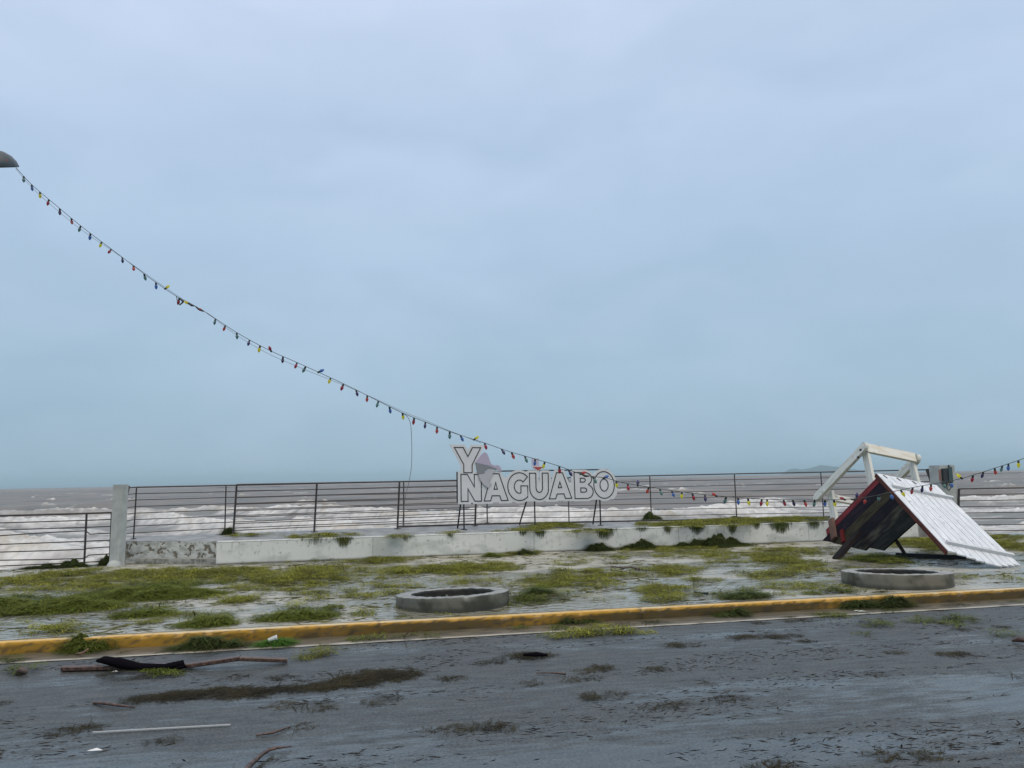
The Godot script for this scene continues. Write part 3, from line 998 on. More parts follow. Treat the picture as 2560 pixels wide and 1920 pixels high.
# ---------------------------------------------------------------- the kiosk blown over
# a board between two points; its colour varies along and across the grain
func board(a: Vector3, b: Vector3, wide: Vector3, thick: Vector3, c0: Color, c1: Color, s: int, round_ends := false) -> SurfaceTool:
	var st := mb()
	var n := noise(s, 1.0, 4)
	var len := a.distance_to(b)
	var nx := maxi(4, int(len / 0.05))
	var ny := 5
	for side in [1.0, -1.0]:
		for i in nx:
			for j in ny:
				for q in [[0, 0], [1, 0], [1, 1], [0, 0], [1, 1], [0, 1]]:
					var u := float(i + q[0]) / nx
					var w := float(j + q[1]) / ny - 0.5
					var uu := u
					if round_ends:
						var cut := 0.5 * wide.length() / len * (1.0 - sqrt(maxf(0.0, 1.0 - 3.9 * w * w)))
						uu = lerpf(cut, 1.0 - cut, u)
					var k := n.get_noise_2d(u * len * 1.6 + s * 7.0, w * wide.length() * 22.0 + s)
					var c := c0.lerp(c1, smoothstep(-0.25, 0.45, k))
					var knot := n.get_noise_2d(u * len * 9.0 + s * 3.0, w * wide.length() * 9.0)
					c = c.lerp(c1 * 0.6, smoothstep(0.42, 0.6, knot))
					st.set_color(c)
					st.add_vertex(a.lerp(b, uu) + wide * w + thick * 0.5 * side)
	st.set_color(c0.lerp(c1, 0.5))
	for w in [-0.5, 0.5]:
		var o: Vector3 = wide * w
		var off := 0.5 * wide.length() / len * 0.85 if round_ends else 0.0
		quad(st, a.lerp(b, off) + o + thick * 0.5, a.lerp(b, 1.0 - off) + o + thick * 0.5, a.lerp(b, 1.0 - off) + o - thick * 0.5, a.lerp(b, off) + o - thick * 0.5)
	if round_ends:
		for i in 8:
			var w0 := i / 8.0 - 0.5
			var w1 := (i + 1) / 8.0 - 0.5
			var f := func(w: float) -> float: return 0.5 * wide.length() / len * (1.0 - sqrt(maxf(0.0, 1.0 - 3.9 * w * w)))
			for e in [0, 1]:
				var p0 := a.lerp(b, f.call(w0) if e == 0 else 1.0 - f.call(w0)) + wide * w0
				var p1 := a.lerp(b, f.call(w1) if e == 0 else 1.0 - f.call(w1)) + wide * w1
				quad(st, p0 + thick * 0.5, p1 + thick * 0.5, p1 - thick * 0.5, p0 - thick * 0.5)
	else:
		for e in [a, b]:
			quad(st, e + wide * 0.5 + thick * 0.5, e - wide * 0.5 + thick * 0.5, e - wide * 0.5 - thick * 0.5, e + wide * 0.5 - thick * 0.5)
	return st

func build_kiosk() -> void:
	var A := Vector3(7.06, 1.53, -15.09)
	var B := Vector3(8.25, 1.27, -15.16)
	var C := Vector3(6.94, 0.28, -12.60)
	var D := Vector3(8.13, 0.02, -12.67)
	var u := (C - D).normalized()          # across the roof, to the left
	var v := (A - C).normalized()          # up the roof
	var n := u.cross(v).normalized()       # under the roof
	var t := thing("kiosk", "wooden kiosk blown over with white plank roof and red and black plank side", "kiosk", Vector3(7.0, 0, -14.3))
	var W := A.distance_to(B)
	var Lr := A.distance_to(C)
	# roof: nine planks side by side, their lower ends sawn unevenly
	var planks := 9
	var w0 := W / planks
	var white0 := Color(0.74, 0.76, 0.78)
	var white1 := Color(0.56, 0.59, 0.61)
	for i in planks:
		var c := (i + 0.5) * w0
		var top := A - u * c
		var ext: float = [0.0, 0.05, 0.09, 0.13, 0.16, 0.17, 0.12, 0.06, 0.0][i]
		var low := C - u * c - v * (ext + 0.06) + v * 0.05
		var st := board(top, low, u * (w0 - 0.010), n * 0.022, white0 * rng.randf_range(0.94, 1.04), white1, 100 + i)
		obj("roof_plank", st, M.wood_white, t)
	# dark lining under the planks so the joints read dark; red edge board on the left
	var ln := mb()
	bar(ln, A - u * (W / 2) + n * 0.018 - v * 0.02, C - u * (W / 2) + n * 0.018 + v * 0.03, W - 0.03, 0.010, n)
	obj("lining", ln, mat(Color(0.05, 0.045, 0.04), 0.8), t)
	var re := board(A + n * 0.035 + u * 0.002, C + n * 0.035 + u * 0.002, n * 0.07, u * 0.03, Color(0.11, 0.038, 0.032), Color(0.055, 0.035, 0.028), 121)
	obj("edge_board", re, M.wood_tint, t)
	# battens across the roof
	var b1a := Vector3(6.999, 1.306, -14.350)
	for row in [[0.20, 0.03, 0.05], [0.91, 0.0, 0.08]]:
		var p := A.lerp(C, row[0]) - n * 0.038
		var q := B.lerp(D, row[0]) - n * 0.038
		var st := board(p.lerp(q, row[2]), p.lerp(q, 1.02), v * 0.06, n * 0.055, Color(0.66, 0.68, 0.68), Color(0.45, 0.47, 0.47), 130 + int(row[0] * 100))
		obj("batten", st, M.wood_white, t)
	# broken nail heads and splintered holes along the top edge
	for f in [0.12, 0.34, 0.60]:
		var hp := A.lerp(B, f) - v * 0.10 - n * 0.014
		var hs := mb()
		bar(hs, hp - v * 0.05, hp + v * 0.05 + u * 0.03, 0.03, 0.008, n)
		obj("splinter_hole", hs, mat(Color(0.03, 0.028, 0.025), 0.8), t)
	# side wall: planks along e, stacked along g, cut off at the ground line
	var e := (v * 0.506 + n * 0.863).normalized()
	var g := (-v * 0.863 + n * 0.506).normalized()
	var rows := [[0.07, 0.22, Color(0.23, 0.042, 0.048), Color(0.12, 0.028, 0.034)], [0.22, 0.49, Color(0.016, 0.015, 0.022), Color(0.03, 0.022, 0.03)], [0.49, 0.72, Color(0.062, 0.052, 0.034), Color(0.032, 0.028, 0.020)], [0.72, 0.97, Color(0.013, 0.013, 0.018), Color(0.022, 0.02, 0.026)], [0.97, 1.24, Color(0.02, 0.019, 0.02), Color(0.07, 0.068, 0.05)], [1.24, 1.53, Color(0.014, 0.017, 0.018), Color(0.03, 0.03, 0.028)]]
	for i in rows.size():
		var r: Array = rows[i]
		var g0: float = r[0]
		var g1: float = r[1]
		var gm := (g0 + g1) / 2
		# roof line: e where the plank meets the roof's left edge; ground line where it was cut
		var e_roof := -0.586 * gm + 0.03
		var e_low := lerpf(2.15, 0.62, clampf((gm - 0.36) / 1.035, 0, 1)) if gm > 0.30 else 2.14
		if i == 5: e_low = 0.50
		var a := A + g * gm + e * e_roof - u * 0.02
		var b := A + g * gm + e * e_low - u * 0.02
		var st := slanted_plank(a, b, g * (g1 - g0 - 0.008), u * 0.03, e, 0.586 * (g1 - g0), (1.47 if gm > 0.30 else 0.05) * (g1 - g0), r[2], r[3], 140 + i)
		obj("side_plank", st, M.wood_tint, t)
	# stile nailed across the planks: a bare block above, a red strip below
	var sp0 := A + e * 1.80 + g * 0.02 + u * 0.035
	var st1 := board(sp0, sp0 + g * 0.46, e * 0.17, u * 0.06, Color(0.20, 0.125, 0.10), Color(0.13, 0.08, 0.065), 151)
	obj("stile", st1, M.wood_tint, t)
	var sp1 := A + e * 1.50 + g * 0.44 + u * 0.022
	var st2 := board(sp1, sp1 + g * 0.28, e * 0.10, u * 0.04, Color(0.17, 0.026, 0.027), Color(0.09, 0.02, 0.02), 152)
	obj("stile", st2, M.wood_tint, t)
	# corner post sticking out to the ground
	var lp := board(Vector3(6.698, 0.407, -15.250), Vector3(5.817, 0.005, -14.250), Vector3(0.12, 0.05, 0.04).normalized() * 0.155, Vector3(0, -0.05, 0.09), Color(0.008, 0.008, 0.009), Color(0.02, 0.014, 0.012), 153, true)
	obj("corner_post", lp, M.wood_tint, t)
	# strut and ground bar under the roof
	var stt := mb()
	bar(stt, Vector3(7.064, 0.323, -14.550), Vector3(7.208, 0.027, -14.500), 0.06, 0.05, Vector3.RIGHT)
	obj("strut", stt, M.wet_wood, t)
	var gb := mb()
	bar(gb, Vector3(7.05, 0.035, -14.55), Vector3(8.15, 0.03, -13.85), 0.07, 0.07)
	obj("ground_bar", gb, M.black, t)
	# the white frame that stood at the front
	var F1 := Vector3(7.548, 2.075, -16.500)
	var cream0 := Color(0.66, 0.66, 0.60)
	var cream1 := Color(0.50, 0.50, 0.44)
	var f2 := F1 - u * 1.08
	var bt := F1 - e * 0.12 + u * 0.05
	obj("frame_beam", board(bt, Vector3(6.904, 0.951, -17.900), g * 0.20, u * 0.07, cream0, cream1, 161, true), M.wood_white, t)
	obj("frame_beam", board(f2 - e * 0.08 - u * 0.05, f2 + e * 2.2 - u * 0.05, g * 0.20, u * 0.07, cream0, cream1, 162, true), M.wood_white, t)
	obj("cross_beam", board(F1 + u * 0.0, f2, g * 0.22, e * 0.06, cream0 * 1.02, Color(0.60, 0.55, 0.44), 163), M.wood_white, t)
	obj("frame_post", board(F1 - u * 0.03 + g * 0.05 + e * 0.1, F1 - u * 0.03 + g * 1.45 + e * 0.1, e * 0.20, u * 0.06, cream0, cream1, 164), M.wood_white, t)
	obj("frame_post", board(f2 - u * 0.0 + g * 0.05 + e * 0.14, f2 + g * 1.4 + e * 0.14, e * 0.17, u * 0.06, cream0, cream1, 165), M.wood_white, t)
	var F3 := Vector3(7.161, 1.115, -17.600)
	obj("frame_post", board(F3, F3 + g * 1.0, e * 0.22, u * 0.06, cream0, cream1, 166), M.wood_white, t)
	obj("cross_beam", board(F3 + g * 0.12, F3 + g * 0.12 - u * 1.2, g * 0.16, e * 0.06, cream0, cream1, 167), M.wood_white, t)
	for q in [Vector3(7.379, 2.031, -16.380), Vector3(7.335, 1.881, -16.420)]:
		var bo := mb()
		bar(bo, q, q + u * 0.03, 0.03, 0.05, e)
		obj("bolt", bo, M.black, t)

func slanted_plank(a: Vector3, b: Vector3, wide: Vector3, thick: Vector3, e: Vector3, cut_a: float, cut_b: float, c0: Color, c1: Color, s: int) -> SurfaceTool:
	var st := mb()
	var n := noise(s, 1.0, 4)
	var len := a.distance_to(b)
	var nx := maxi(6, int(len / 0.04))
	var ny := 6
	for side in [1.0, -1.0]:
		for i in nx:
			for j in ny:
				for q in [[0, 0], [1, 0], [1, 1], [0, 0], [1, 1], [0, 1]]:
					var uu := float(i + q[0]) / nx
					var w := float(j + q[1]) / ny - 0.5
					var p: Vector3 = (a - e * cut_a * w).lerp(b - e * cut_b * w, uu) + wide * w + thick * 0.5 * side
					var k := n.get_noise_2d(uu * len * 1.3 + s * 7.0, w * wide.length() * 16.0 + s)
					st.set_color(c0.lerp(c1, smoothstep(-0.2, 0.4, k)))
					st.add_vertex(p)
	st.set_color(c0)
	for w in [-0.5, 0.5]:
		var pa: Vector3 = a - e * cut_a * w + wide * w
		var pb: Vector3 = b - e * cut_b * w + wide * w
		quad(st, pa + thick * 0.5, pb + thick * 0.5, pb - thick * 0.5, pa - thick * 0.5)
	for en in [[a, cut_a], [b, cut_b]]:
		var p0: Vector3 = en[0] - e * en[1] * 0.5 + wide * 0.5
		var p1: Vector3 = en[0] + e * en[1] * 0.5 - wide * 0.5
		quad(st, p0 + thick * 0.5, p1 + thick * 0.5, p1 - thick * 0.5, p0 - thick * 0.5)
	return st

# ---------------------------------------------------------------- lamp and string of bulbs
func build_lights() -> void:
	var tip: Vector3 = Vector3(-8.588, 7.106, -12.800)
	var l := thing("street_lamp", "dark domed street lamp shade at the left edge of the view", "street lamp", Vector3(tip.x - 1.9, 0, tip.z))
	var sh := mb()
	var cx := tip + Vector3(-0.40, 0.0, 0)
	lathe(sh, [Vector2(0.0, 0.30), Vector2(0.12, 0.29), Vector2(0.23, 0.255), Vector2(0.33, 0.18), Vector2(0.39, 0.09), Vector2(0.415, 0.01), Vector2(0.41, -0.01), Vector2(0.37, 0.0), Vector2(0.2, 0.03), Vector2(0.0, 0.04)], Vector3.ZERO, 36)
	var shade := obj("lamp_shade", sh, mat(Color(0.045, 0.06, 0.065), 0.4), l)
	shade.position = cx - l.position
	shade.rotation = Vector3(deg_to_rad(24), 0, 0)
	var rf := mb()
	lathe(rf, [Vector2(0.0, 0.03), Vector2(0.02, 0.02), Vector2(0.02, -0.02), Vector2(0, -0.03)], tip + Vector3(-0.05, 0.045, 0.14), 10)
	obj("red_reflector", rf, mat(Color(0.22, 0.04, 0.05), 0.4), l)
	var pole := mb()
	tube(pole, [Vector3(tip.x - 1.9, 0, tip.z), Vector3(tip.x - 1.9, 3.0, tip.z), Vector3(tip.x - 1.9, cx.y + 0.2, tip.z)], [0.09, 0.075, 0.055], 12)
	obj("pole", pole, M.metal, l)
	var arm := mb()
	tube(arm, [Vector3(tip.x - 1.9, cx.y + 0.2, tip.z), Vector3(tip.x - 1.5, cx.y + 0.5, tip.z), Vector3(tip.x - 0.9, cx.y + 0.5, tip.z), cx + Vector3(0, 0.28, 0)], 0.03, 10)
	obj("arm", arm, M.metal, l)

	var raw: Array = [Vector3(-8.56,7.09,-12.80),Vector3(-8.23,6.75,-12.76),Vector3(-7.73,6.33,-12.69),Vector3(-7.23,5.92,-12.63),Vector3(-6.62,5.46,-12.54),Vector3(-5.93,4.94,-12.45),Vector3(-5.43,4.60,-12.37),Vector3(-5.01,4.37,-12.31),Vector3(-4.44,3.99,-12.23),Vector3(-3.89,3.68,-12.14),Vector3(-3.42,3.46,-12.07),Vector3(-2.96,3.24,-12.00),Vector3(-2.51,3.02,-11.96),Vector3(-2.07,2.79,-11.92),Vector3(-1.70,2.60,-11.89),Vector3(-1.34,2.45,-11.85),Vector3(-0.98,2.30,-11.82),Vector3(-0.70,2.20,-11.79),Vector3(-0.41,2.10,-11.77),Vector3(-0.06,1.97,-11.73),Vector3(0.36,1.84,-11.69),Vector3(0.70,1.73,-11.66),Vector3(1.04,1.60,-11.63),Vector3(1.39,1.54,-11.60),Vector3(1.63,1.47,-11.61),Vector3(2.01,1.40,-11.62),Vector3(2.35,1.34,-11.63),Vector3(2.70,1.29,-11.64),Vector3(3.12,1.24,-11.65),Vector3(3.67,1.19,-11.67),Vector3(4.09,1.17,-11.68),Vector3(4.52,1.16,-11.69),Vector3(5.02,1.16,-11.74),Vector3(5.40,1.19,-11.80),Vector3(5.79,1.26,-11.86),Vector3(6.22,1.33,-11.92),Vector3(6.81,1.41,-12.02),Vector3(7.13,1.48,-12.06),Vector3(7.54,1.59,-12.12),Vector3(8.05,1.73,-12.20),Vector3(9.17,2.05,-12.51),Vector3(10.68,2.55,-12.90)]
	var cur := Curve3D.new()
	cur.bake_interval = 0.05
	for i in raw.size():
		var d: Vector3 = (raw[mini(i + 1, raw.size() - 1)] - raw[maxi(i - 1, 0)]) / 6.0
		cur.add_point(raw[i], -d if i > 0 else Vector3.ZERO, d if i < raw.size() - 1 else Vector3.ZERO)
	var g := thing("string_lights", "sagging string of coloured bulbs hung across the seafront", "string lights", raw[0])
	var cb := mb()
	tube(cb, Array(cur.tessellate_even_length(5, 0.12)), 0.005, 6)
	obj("cable", cb, M.cable, g)
	# the pole beyond the right edge that carries the other end
	var far_end: Vector3 = raw[-1]
	var pole2 := mb()
	tube(pole2, [Vector3(far_end.x + 0.06, 0, far_end.z), Vector3(far_end.x + 0.06, far_end.y + 0.4, far_end.z)], [0.08, 0.055], 10)
	obj("support_pole", pole2, M.metal, g)
	# a second thin wire slung beside the cable
	var sl := mb()
	var pts := []
	for k in 60:
		var o := k / 59.0 * 9.6
		pts.append(cur.sample_baked(o, true) + Vector3(0.0, -0.045 * sin(o * 1.3) - 0.02, 0.012))
	tube(sl, pts, 0.003, 4)
	obj("slack_wire", sl, M.wire, g)
	var bulb := mb()
	lathe(bulb, [Vector2(0.0, -0.098), Vector2(0.007, -0.094), Vector2(0.0155, -0.080), Vector2(0.0215, -0.062), Vector2(0.0225, -0.050), Vector2(0.0185, -0.038), Vector2(0.013, -0.030)], Vector3.ZERO, 12)
	bulb.generate_normals()
	var bulb_mesh := bulb.commit()
	var sock := mb()
	lathe(sock, [Vector2(0.0135, -0.034), Vector2(0.0145, -0.016), Vector2(0.013, 0.006), Vector2(0.0, 0.010)], Vector3.ZERO, 10)
	sock.generate_normals()
	var sock_mesh := sock.commit()
	var cols := {"r": Color(0.30, 0.05, 0.075), "o": Color(0.40, 0.10, 0.085), "p": Color(0.05, 0.035, 0.11), "g": Color(0.11, 0.20, 0.19), "b": Color(0.10, 0.19, 0.38), "y": Color(0.62, 0.59, 0.12)}
	var bm := {}
	for k in cols:
		bm[k] = mat(cols[k], 0.15)
		bm[k].backlight_enabled = true
		bm[k].backlight = (cols[k] * 2.4).linear_to_srgb()
	var words := {"r": "red", "o": "orange red", "p": "purple", "g": "green", "b": "blue", "y": "yellow"}
	for w in "0.23g 0.46b 0.68y 0.91r 1.19p 1.48o 1.71g 1.95b 2.22y 2.45r 2.71p 2.97o 3.22g 3.49b 3.69y 4.01r 4.23y 4.50r 4.76g 4.97o 5.21g 5.47p 5.68y 5.90r 6.12p 6.38r 6.54g 6.77b 7.00y 7.23r 7.46p 7.66o 7.86g 8.06b 8.29y 8.49r 8.68p 8.88o 9.09g 9.27b 9.48y 9.66r 9.94p 10.10o 10.31g 10.47b 10.62y 10.85r 11.00p 11.18o 11.38g 11.53b 11.73y 11.91r 12.06p 12.23o 12.40g 12.58b 12.73y 12.89r 13.08p 13.26o 13.40g 13.58b 13.73y 13.94r 14.02y 14.27r 14.41p 14.58o 14.74g 14.90b 15.04y 15.22r 15.40p 15.56o 15.79g 15.97b 16.16y 16.36r 16.53p 16.68o 16.87g 17.03b 17.23y 17.42r 17.61p 17.82o 17.96g 18.07b 18.26y 18.47r 18.71p 18.96o".split(" "):
		var key: String = w[-1]
		var o := w.left(-1).to_float()
		if o > cur.get_baked_length() - 0.1: continue
		var p := cur.sample_baked(o, true)
		var b := MeshInstance3D.new()
		b.name = "bulb"
		b.mesh = bulb_mesh
		b.material_override = bm[key]
		g.add_child(b, true)
		b.set_meta("label", words[key] + " glass bulb on the string")
		b.position = p - g.position + Vector3(0, -0.008, 0)
		var tilt := rng.randf_range(-0.5, 0.25) if o < 9.0 else rng.randf_range(-0.25, 0.45)
		if rng.randf() < 0.12: tilt = rng.randf_range(1.9, 3.0) * (1.0 if rng.randf() < 0.5 else -1.0)
		var scale := rng.randf_range(0.98, 1.14)
		b.basis = Basis.from_euler(Vector3(rng.randf_range(-0.5, 0.5), rng.randf() * 0.5, tilt)).scaled(Vector3.ONE * scale)
		var s := MeshInstance3D.new()
		s.name = "socket"
		s.mesh = sock_mesh
		s.material_override = M.black
		b.add_child(s, true)
	# connector knots on the cable
	for o in [4.02, 4.2, 4.35, 11.2, 15.3]:
		var kn := mb()
		var p0 := cur.sample_baked(o, true)
		var p1 := cur.sample_baked(o + 0.12, true)
		tube(kn, [p0 + Vector3(0, 0.0, 0.01), p0.lerp(p1, 0.5) + Vector3(0, -0.015, 0.012), p1 + Vector3(0, -0.005, 0.01)], [0.010, 0.018, 0.009], 7)
		obj("connector", kn, M.black, g)
	var lp := mb()
	var q := cur.sample_baked(3.95, true)
	tube(lp, [q, q + Vector3(0.02, -0.10, 0), q + Vector3(0.06, -0.145, 0), q + Vector3(0.11, -0.10, 0), q + Vector3(0.13, -0.08, 0)], [0.006, 0.006, 0.012, 0.013, 0.008], 6)
	obj("loop", lp, M.black, g)
	# the torn wire hanging down to the inner railing
	var wp: Array = [Vector3(-1.70,2.60,-11.90),Vector3(-1.63,2.52,-12.07),Vector3(-1.65,2.33,-12.50),Vector3(-1.77,1.86,-13.43),Vector3(-1.89,1.55,-14.00),Vector3(-2.08,1.28,-14.92),Vector3(-2.28,0.93,-16.00),Vector3(-2.33,0.64,-16.20)]
	var wc := Curve3D.new()
	for i in wp.size():
		var d: Vector3 = (wp[mini(i + 1, wp.size() - 1)] - wp[maxi(i - 1, 0)]) / 6.0
		wc.add_point(wp[i], -d if i > 0 else Vector3.ZERO, d)
	var ws := mb()
	tube(ws, Array(wc.tessellate_even_length(5, 0.1)), 0.0045, 5)
	tag(obj("hanging_wire", ws, M.wire), "thin grey wire hanging loose from the string of bulbs over the railing", "wire")

# ---------------------------------------------------------------- seagrass
func blade(st: SurfaceTool, p: Vector3, dirv: Vector3, len: float, w: float, lift: float, c: Color) -> void:
	var side := dirv.cross(Vector3.UP).normalized() * w
	var bend := dirv.rotated(Vector3.UP, rng.randf_range(-0.9, 0.9))
	var q := [p, p + dirv * len * 0.35 + Vector3(0, lift, 0), p + dirv * len * 0.6 + bend * len * 0.1 + Vector3(0, lift * 0.9, 0), p + dirv * len * 0.6 + bend * len * 0.4 + Vector3(0, lift * 0.15, 0)]
	for i in 3:
		var s0: Vector3 = side * (1.0 - i * 0.22)
		var s1: Vector3 = side * (1.0 - (i + 1) * 0.22)
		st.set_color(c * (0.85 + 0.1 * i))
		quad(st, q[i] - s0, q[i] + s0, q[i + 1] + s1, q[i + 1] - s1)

func make_tuft(n: int, r: float, lift: float, flat := true) -> ArrayMesh:
	var st := mb()
	for i in n:
		var a := rng.randf() * TAU
		var d := Vector3(cos(a), 0, sin(a))
		var p := Vector3(rng.randf_range(-r, r), rng.randf() * 0.012, rng.randf_range(-r, r))
		var v := rng.randf_range(0.45, 1.6)
		blade(st, p - d * 0.06, d, rng.randf_range(0.09, 0.26), rng.randf_range(0.0020, 0.0046), lift * rng.randf_range(0.1, 1.2), Color(v, v * rng.randf_range(0.92, 1.04), v * rng.randf_range(0.7, 1.1)))
	st.generate_normals()
	return st.commit()

func make_strands(n: int) -> ArrayMesh:
	var st := mb()
	for i in n:
		var a := rng.randf() * TAU
		var d := Vector3(cos(a), 0, sin(a))
		var p := Vector3(rng.randf_range(-0.1, 0.1), 0.012 + rng.randf() * 0.02, rng.randf_range(-0.1, 0.1))
		var v := rng.randf_range(0.5, 1.5)
		blade(st, p - d * 0.15, d, rng.randf_range(0.25, 0.50), rng.randf_range(0.0025, 0.005), rng.randf_range(0.003, 0.018), Color(v, v * rng.randf_range(0.8, 1.0), v * 0.8))
	st.generate_normals()
	return st.commit()

func scatter(called: String, label: String, patches: Array, y: float, s: int, per: float) -> void:
	rng.seed = s
	var n := noise(s, 1.4, 5)
	var n2 := noise(s + 50, 4.0, 3)
	var xf := []
	var cl := []
	var tone := [Color(0.255, 0.262, 0.042), Color(0.130, 0.160, 0.024), Color(0.060, 0.052, 0.026)]
	var tone2 := [Color(0.130, 0.148, 0.026), Color(0.060, 0.085, 0.016), Color(0.026, 0.022, 0.013)]
	for p in patches:
		var rx: float = p[2]
		var rz: float = p[3]
		var count := int(PI * rx * rz * p[4] * per * (2.4 if p[6] == 2 else 1.0))
		for k in count:
			var a := rng.randf() * TAU
			var r := pow(rng.randf(), 0.6) * 1.22
			var lx := cos(a) * r * rx
			var lz := sin(a) * r * rz
			var w: Vector3 = Vector3(p[0], y, p[1]) + Vector3(1, 0, -0.195) * lx + Vector3(0, 0, 1) * lz
			var edge := 1.0 - r * r * 0.8
			var nz := n.get_noise_2d(w.x * 0.6, w.z * 3.4) + 0.55 * n2.get_noise_2d(w.x * 0.6, w.z * 1.6)
			if nz * (0.7 if p[6] == 2 and p[4] > 0.8 else 1.35) + edge * 0.62 < (0.08 if p[6] == 2 and p[4] > 0.8 else 0.20) + rng.randf() * 0.22: continue
			var h: float = p[5] * clampf(edge, 0.0, 1.0) * rng.randf() * 0.9
			var sc := rng.randf_range(0.65, 1.15) * (0.7 if p[6] == 2 else 1.0)
			var b := Basis(Vector3.UP, rng.randf() * TAU) * Basis(Vector3.RIGHT, rng.randf_range(-0.14, 0.14) * (0.3 if p[6] == 2 else 1.0))
			xf.append(Transform3D(b.scaled(Vector3(sc, sc * rng.randf_range(0.6, 1.4) * (0.22 if p[6] == 2 else 1.0), sc)), w + Vector3(0, h * (0.4 if p[6] == 2 else 1.0), 0)))
			var t: int = p[6]
			cl.append(tone[t].lerp(tone2[t], clampf(0.5 - nz * 1.1 + rng.randf_range(-0.55, 0.55), 0, 1)) * rng.randf_range(0.7, 1.25))
	var groups := [[], [], [], []]
	for i in xf.size():
		if i % 9 == 4:
			groups[3].append(i)
			cl[i] = (cl[i] as Color).lerp(Color(0.035, 0.032, 0.014), 0.72)
		else:
			groups[i % 3].append(i)
	for g in 4:
		var mm := MultiMesh.new()
		mm.transform_format = MultiMesh.TRANSFORM_3D
		mm.use_colors = true
		mm.mesh = tufts[g]
		mm.instance_count = groups[g].size()
		for i in groups[g].size():
			mm.set_instance_transform(i, xf[groups[g][i]])
			mm.set_instance_color(i, cl[groups[g][i]])
		var o := MultiMeshInstance3D.new()
		o.name = numbered(called)
		o.multimesh = mm
		o.material_override = M.grass
		add_child(o)
		tag(o, label, "seagrass", "", "stuff")

# a heap of wet seagrass: a lumpy core with blades lying over it
func heap(label: String, c: Vector3, rx: float, rz: float, h: float, col: Color, s: int, yaw := 0.19, called := "seagrass_heap") -> void:
	rng.seed = s
	var n := noise(s, 3.0, 4)
	var core := mb()
	core.set_smooth_group(0)
	var hgt := func(x: float, z: float) -> float:
		var r := Vector2(x / rx, z / rz).length()
		return pow(maxf(0.0, 1.0 - r * r), 0.75) * h * (0.8 + 0.9 * n.get_noise_2d(x * 1.1, z * 1.1)) - 0.01
	var turn := Basis(Vector3.UP, yaw)
	var N := 26
	for j in N + 1:
		for i in N + 1:
			var x := (i * 2.0 / N - 1) * rx
			var z := (j * 2.0 / N - 1) * rz
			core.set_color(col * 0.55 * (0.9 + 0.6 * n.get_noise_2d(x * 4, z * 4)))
			core.add_vertex(c + turn * Vector3(x, hgt.call(x, z), z))
	for j in N:
		for i in N:
			var a := j * (N + 1) + i
			for k in [a, a + 1, a + N + 2, a, a + N + 2, a + N + 1]: core.add_index(k)
	var t := thing(called, label, "seagrass heap", c, "heaps of washed up seagrass")
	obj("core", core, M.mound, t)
	var bl := mb()
	var count := clampi(int(rx * rz * 16000.0), 800, 6500)
	for k in count:
		var a := rng.randf() * TAU
		var r := sqrt(rng.randf()) * 1.06
		var x := cos(a) * r * rx
		var z := sin(a) * r * rz
		var y: float = hgt.call(x, z)
		var y2: float = hgt.call(x * 1.15, z * 1.15)
		var d := Vector3(cos(a) * rx, 0, sin(a) * rz).normalized().rotated(Vector3.UP, rng.randf_range(-1.6, 1.6))
		d.y = clampf((y2 - y) * 2.0, -0.5, 0.3)
		var v := rng.randf_range(0.5, 1.5)
		blade(bl, c + turn * Vector3(x, maxf(y, 0.0) + 0.006, z), turn * d.normalized(), rng.randf_range(0.07, 0.22), rng.randf_range(0.0018, 0.0040), rng.randf_range(0.0, 0.016), Color(col.r * v * rng.randf_range(0.8, 1.25), col.g * v, col.b * v))
	obj("blades", bl, M.mound, t)

# blades hanging from the wall's edge
func drape(label: String, top: Vector3, along: Vector3, width: float, drop: float, count: int, col: Color, s: int) -> void:
	rng.seed = s
	var outv := Vector3(along.z, 0, -along.x).normalized()
	if outv.z < 0: outv = -outv
	var st := mb()
	for k in count:
		var f := clampf(rng.randfn(0.0, 0.24), -0.75, 0.75)
		var p: Vector3 = top + along * f * width - outv * rng.randf_range(-0.02, 0.14) + Vector3(0, rng.randf_range(0.004, 0.035), 0)
		var l := drop * pow(rng.randf(), 0.7) * 1.1 * exp(-f * f * 4.0)
		var lean := rng.randf_range(-0.2, 0.2)
		var q := [p, top + along * (f * width) + outv * rng.randf_range(0.015, 0.03) + Vector3(0, rng.randf_range(0.005, 0.02), 0)]
		q.append(q[1] + outv * 0.004 + along * lean * l * 0.5 + Vector3(0, -l * 0.55, 0))
		q.append(q[1] + along * lean * l + Vector3(0, -l, 0) - outv * 0.006)
		var w := rng.randf_range(0.002, 0.0042)
		var v := rng.randf_range(0.5, 1.4)
		st.set_color(Color(col.r * v, col.g * v, col.b * v))
		for i in 3:
			var s0 := along * w * (1.0 - i * 0.2)
			var s1 := along * w * (0.8 - i * 0.2)
			if i == 0: s0 = outv * w; s1 = along * w
			quad(st, q[i] - s0, q[i] + s0, q[i + 1] + s1, q[i + 1] - s1)
	tag(obj("hanging_seagrass", st, M.mound), label, "hanging seagrass", "seagrass hanging over the white wall")

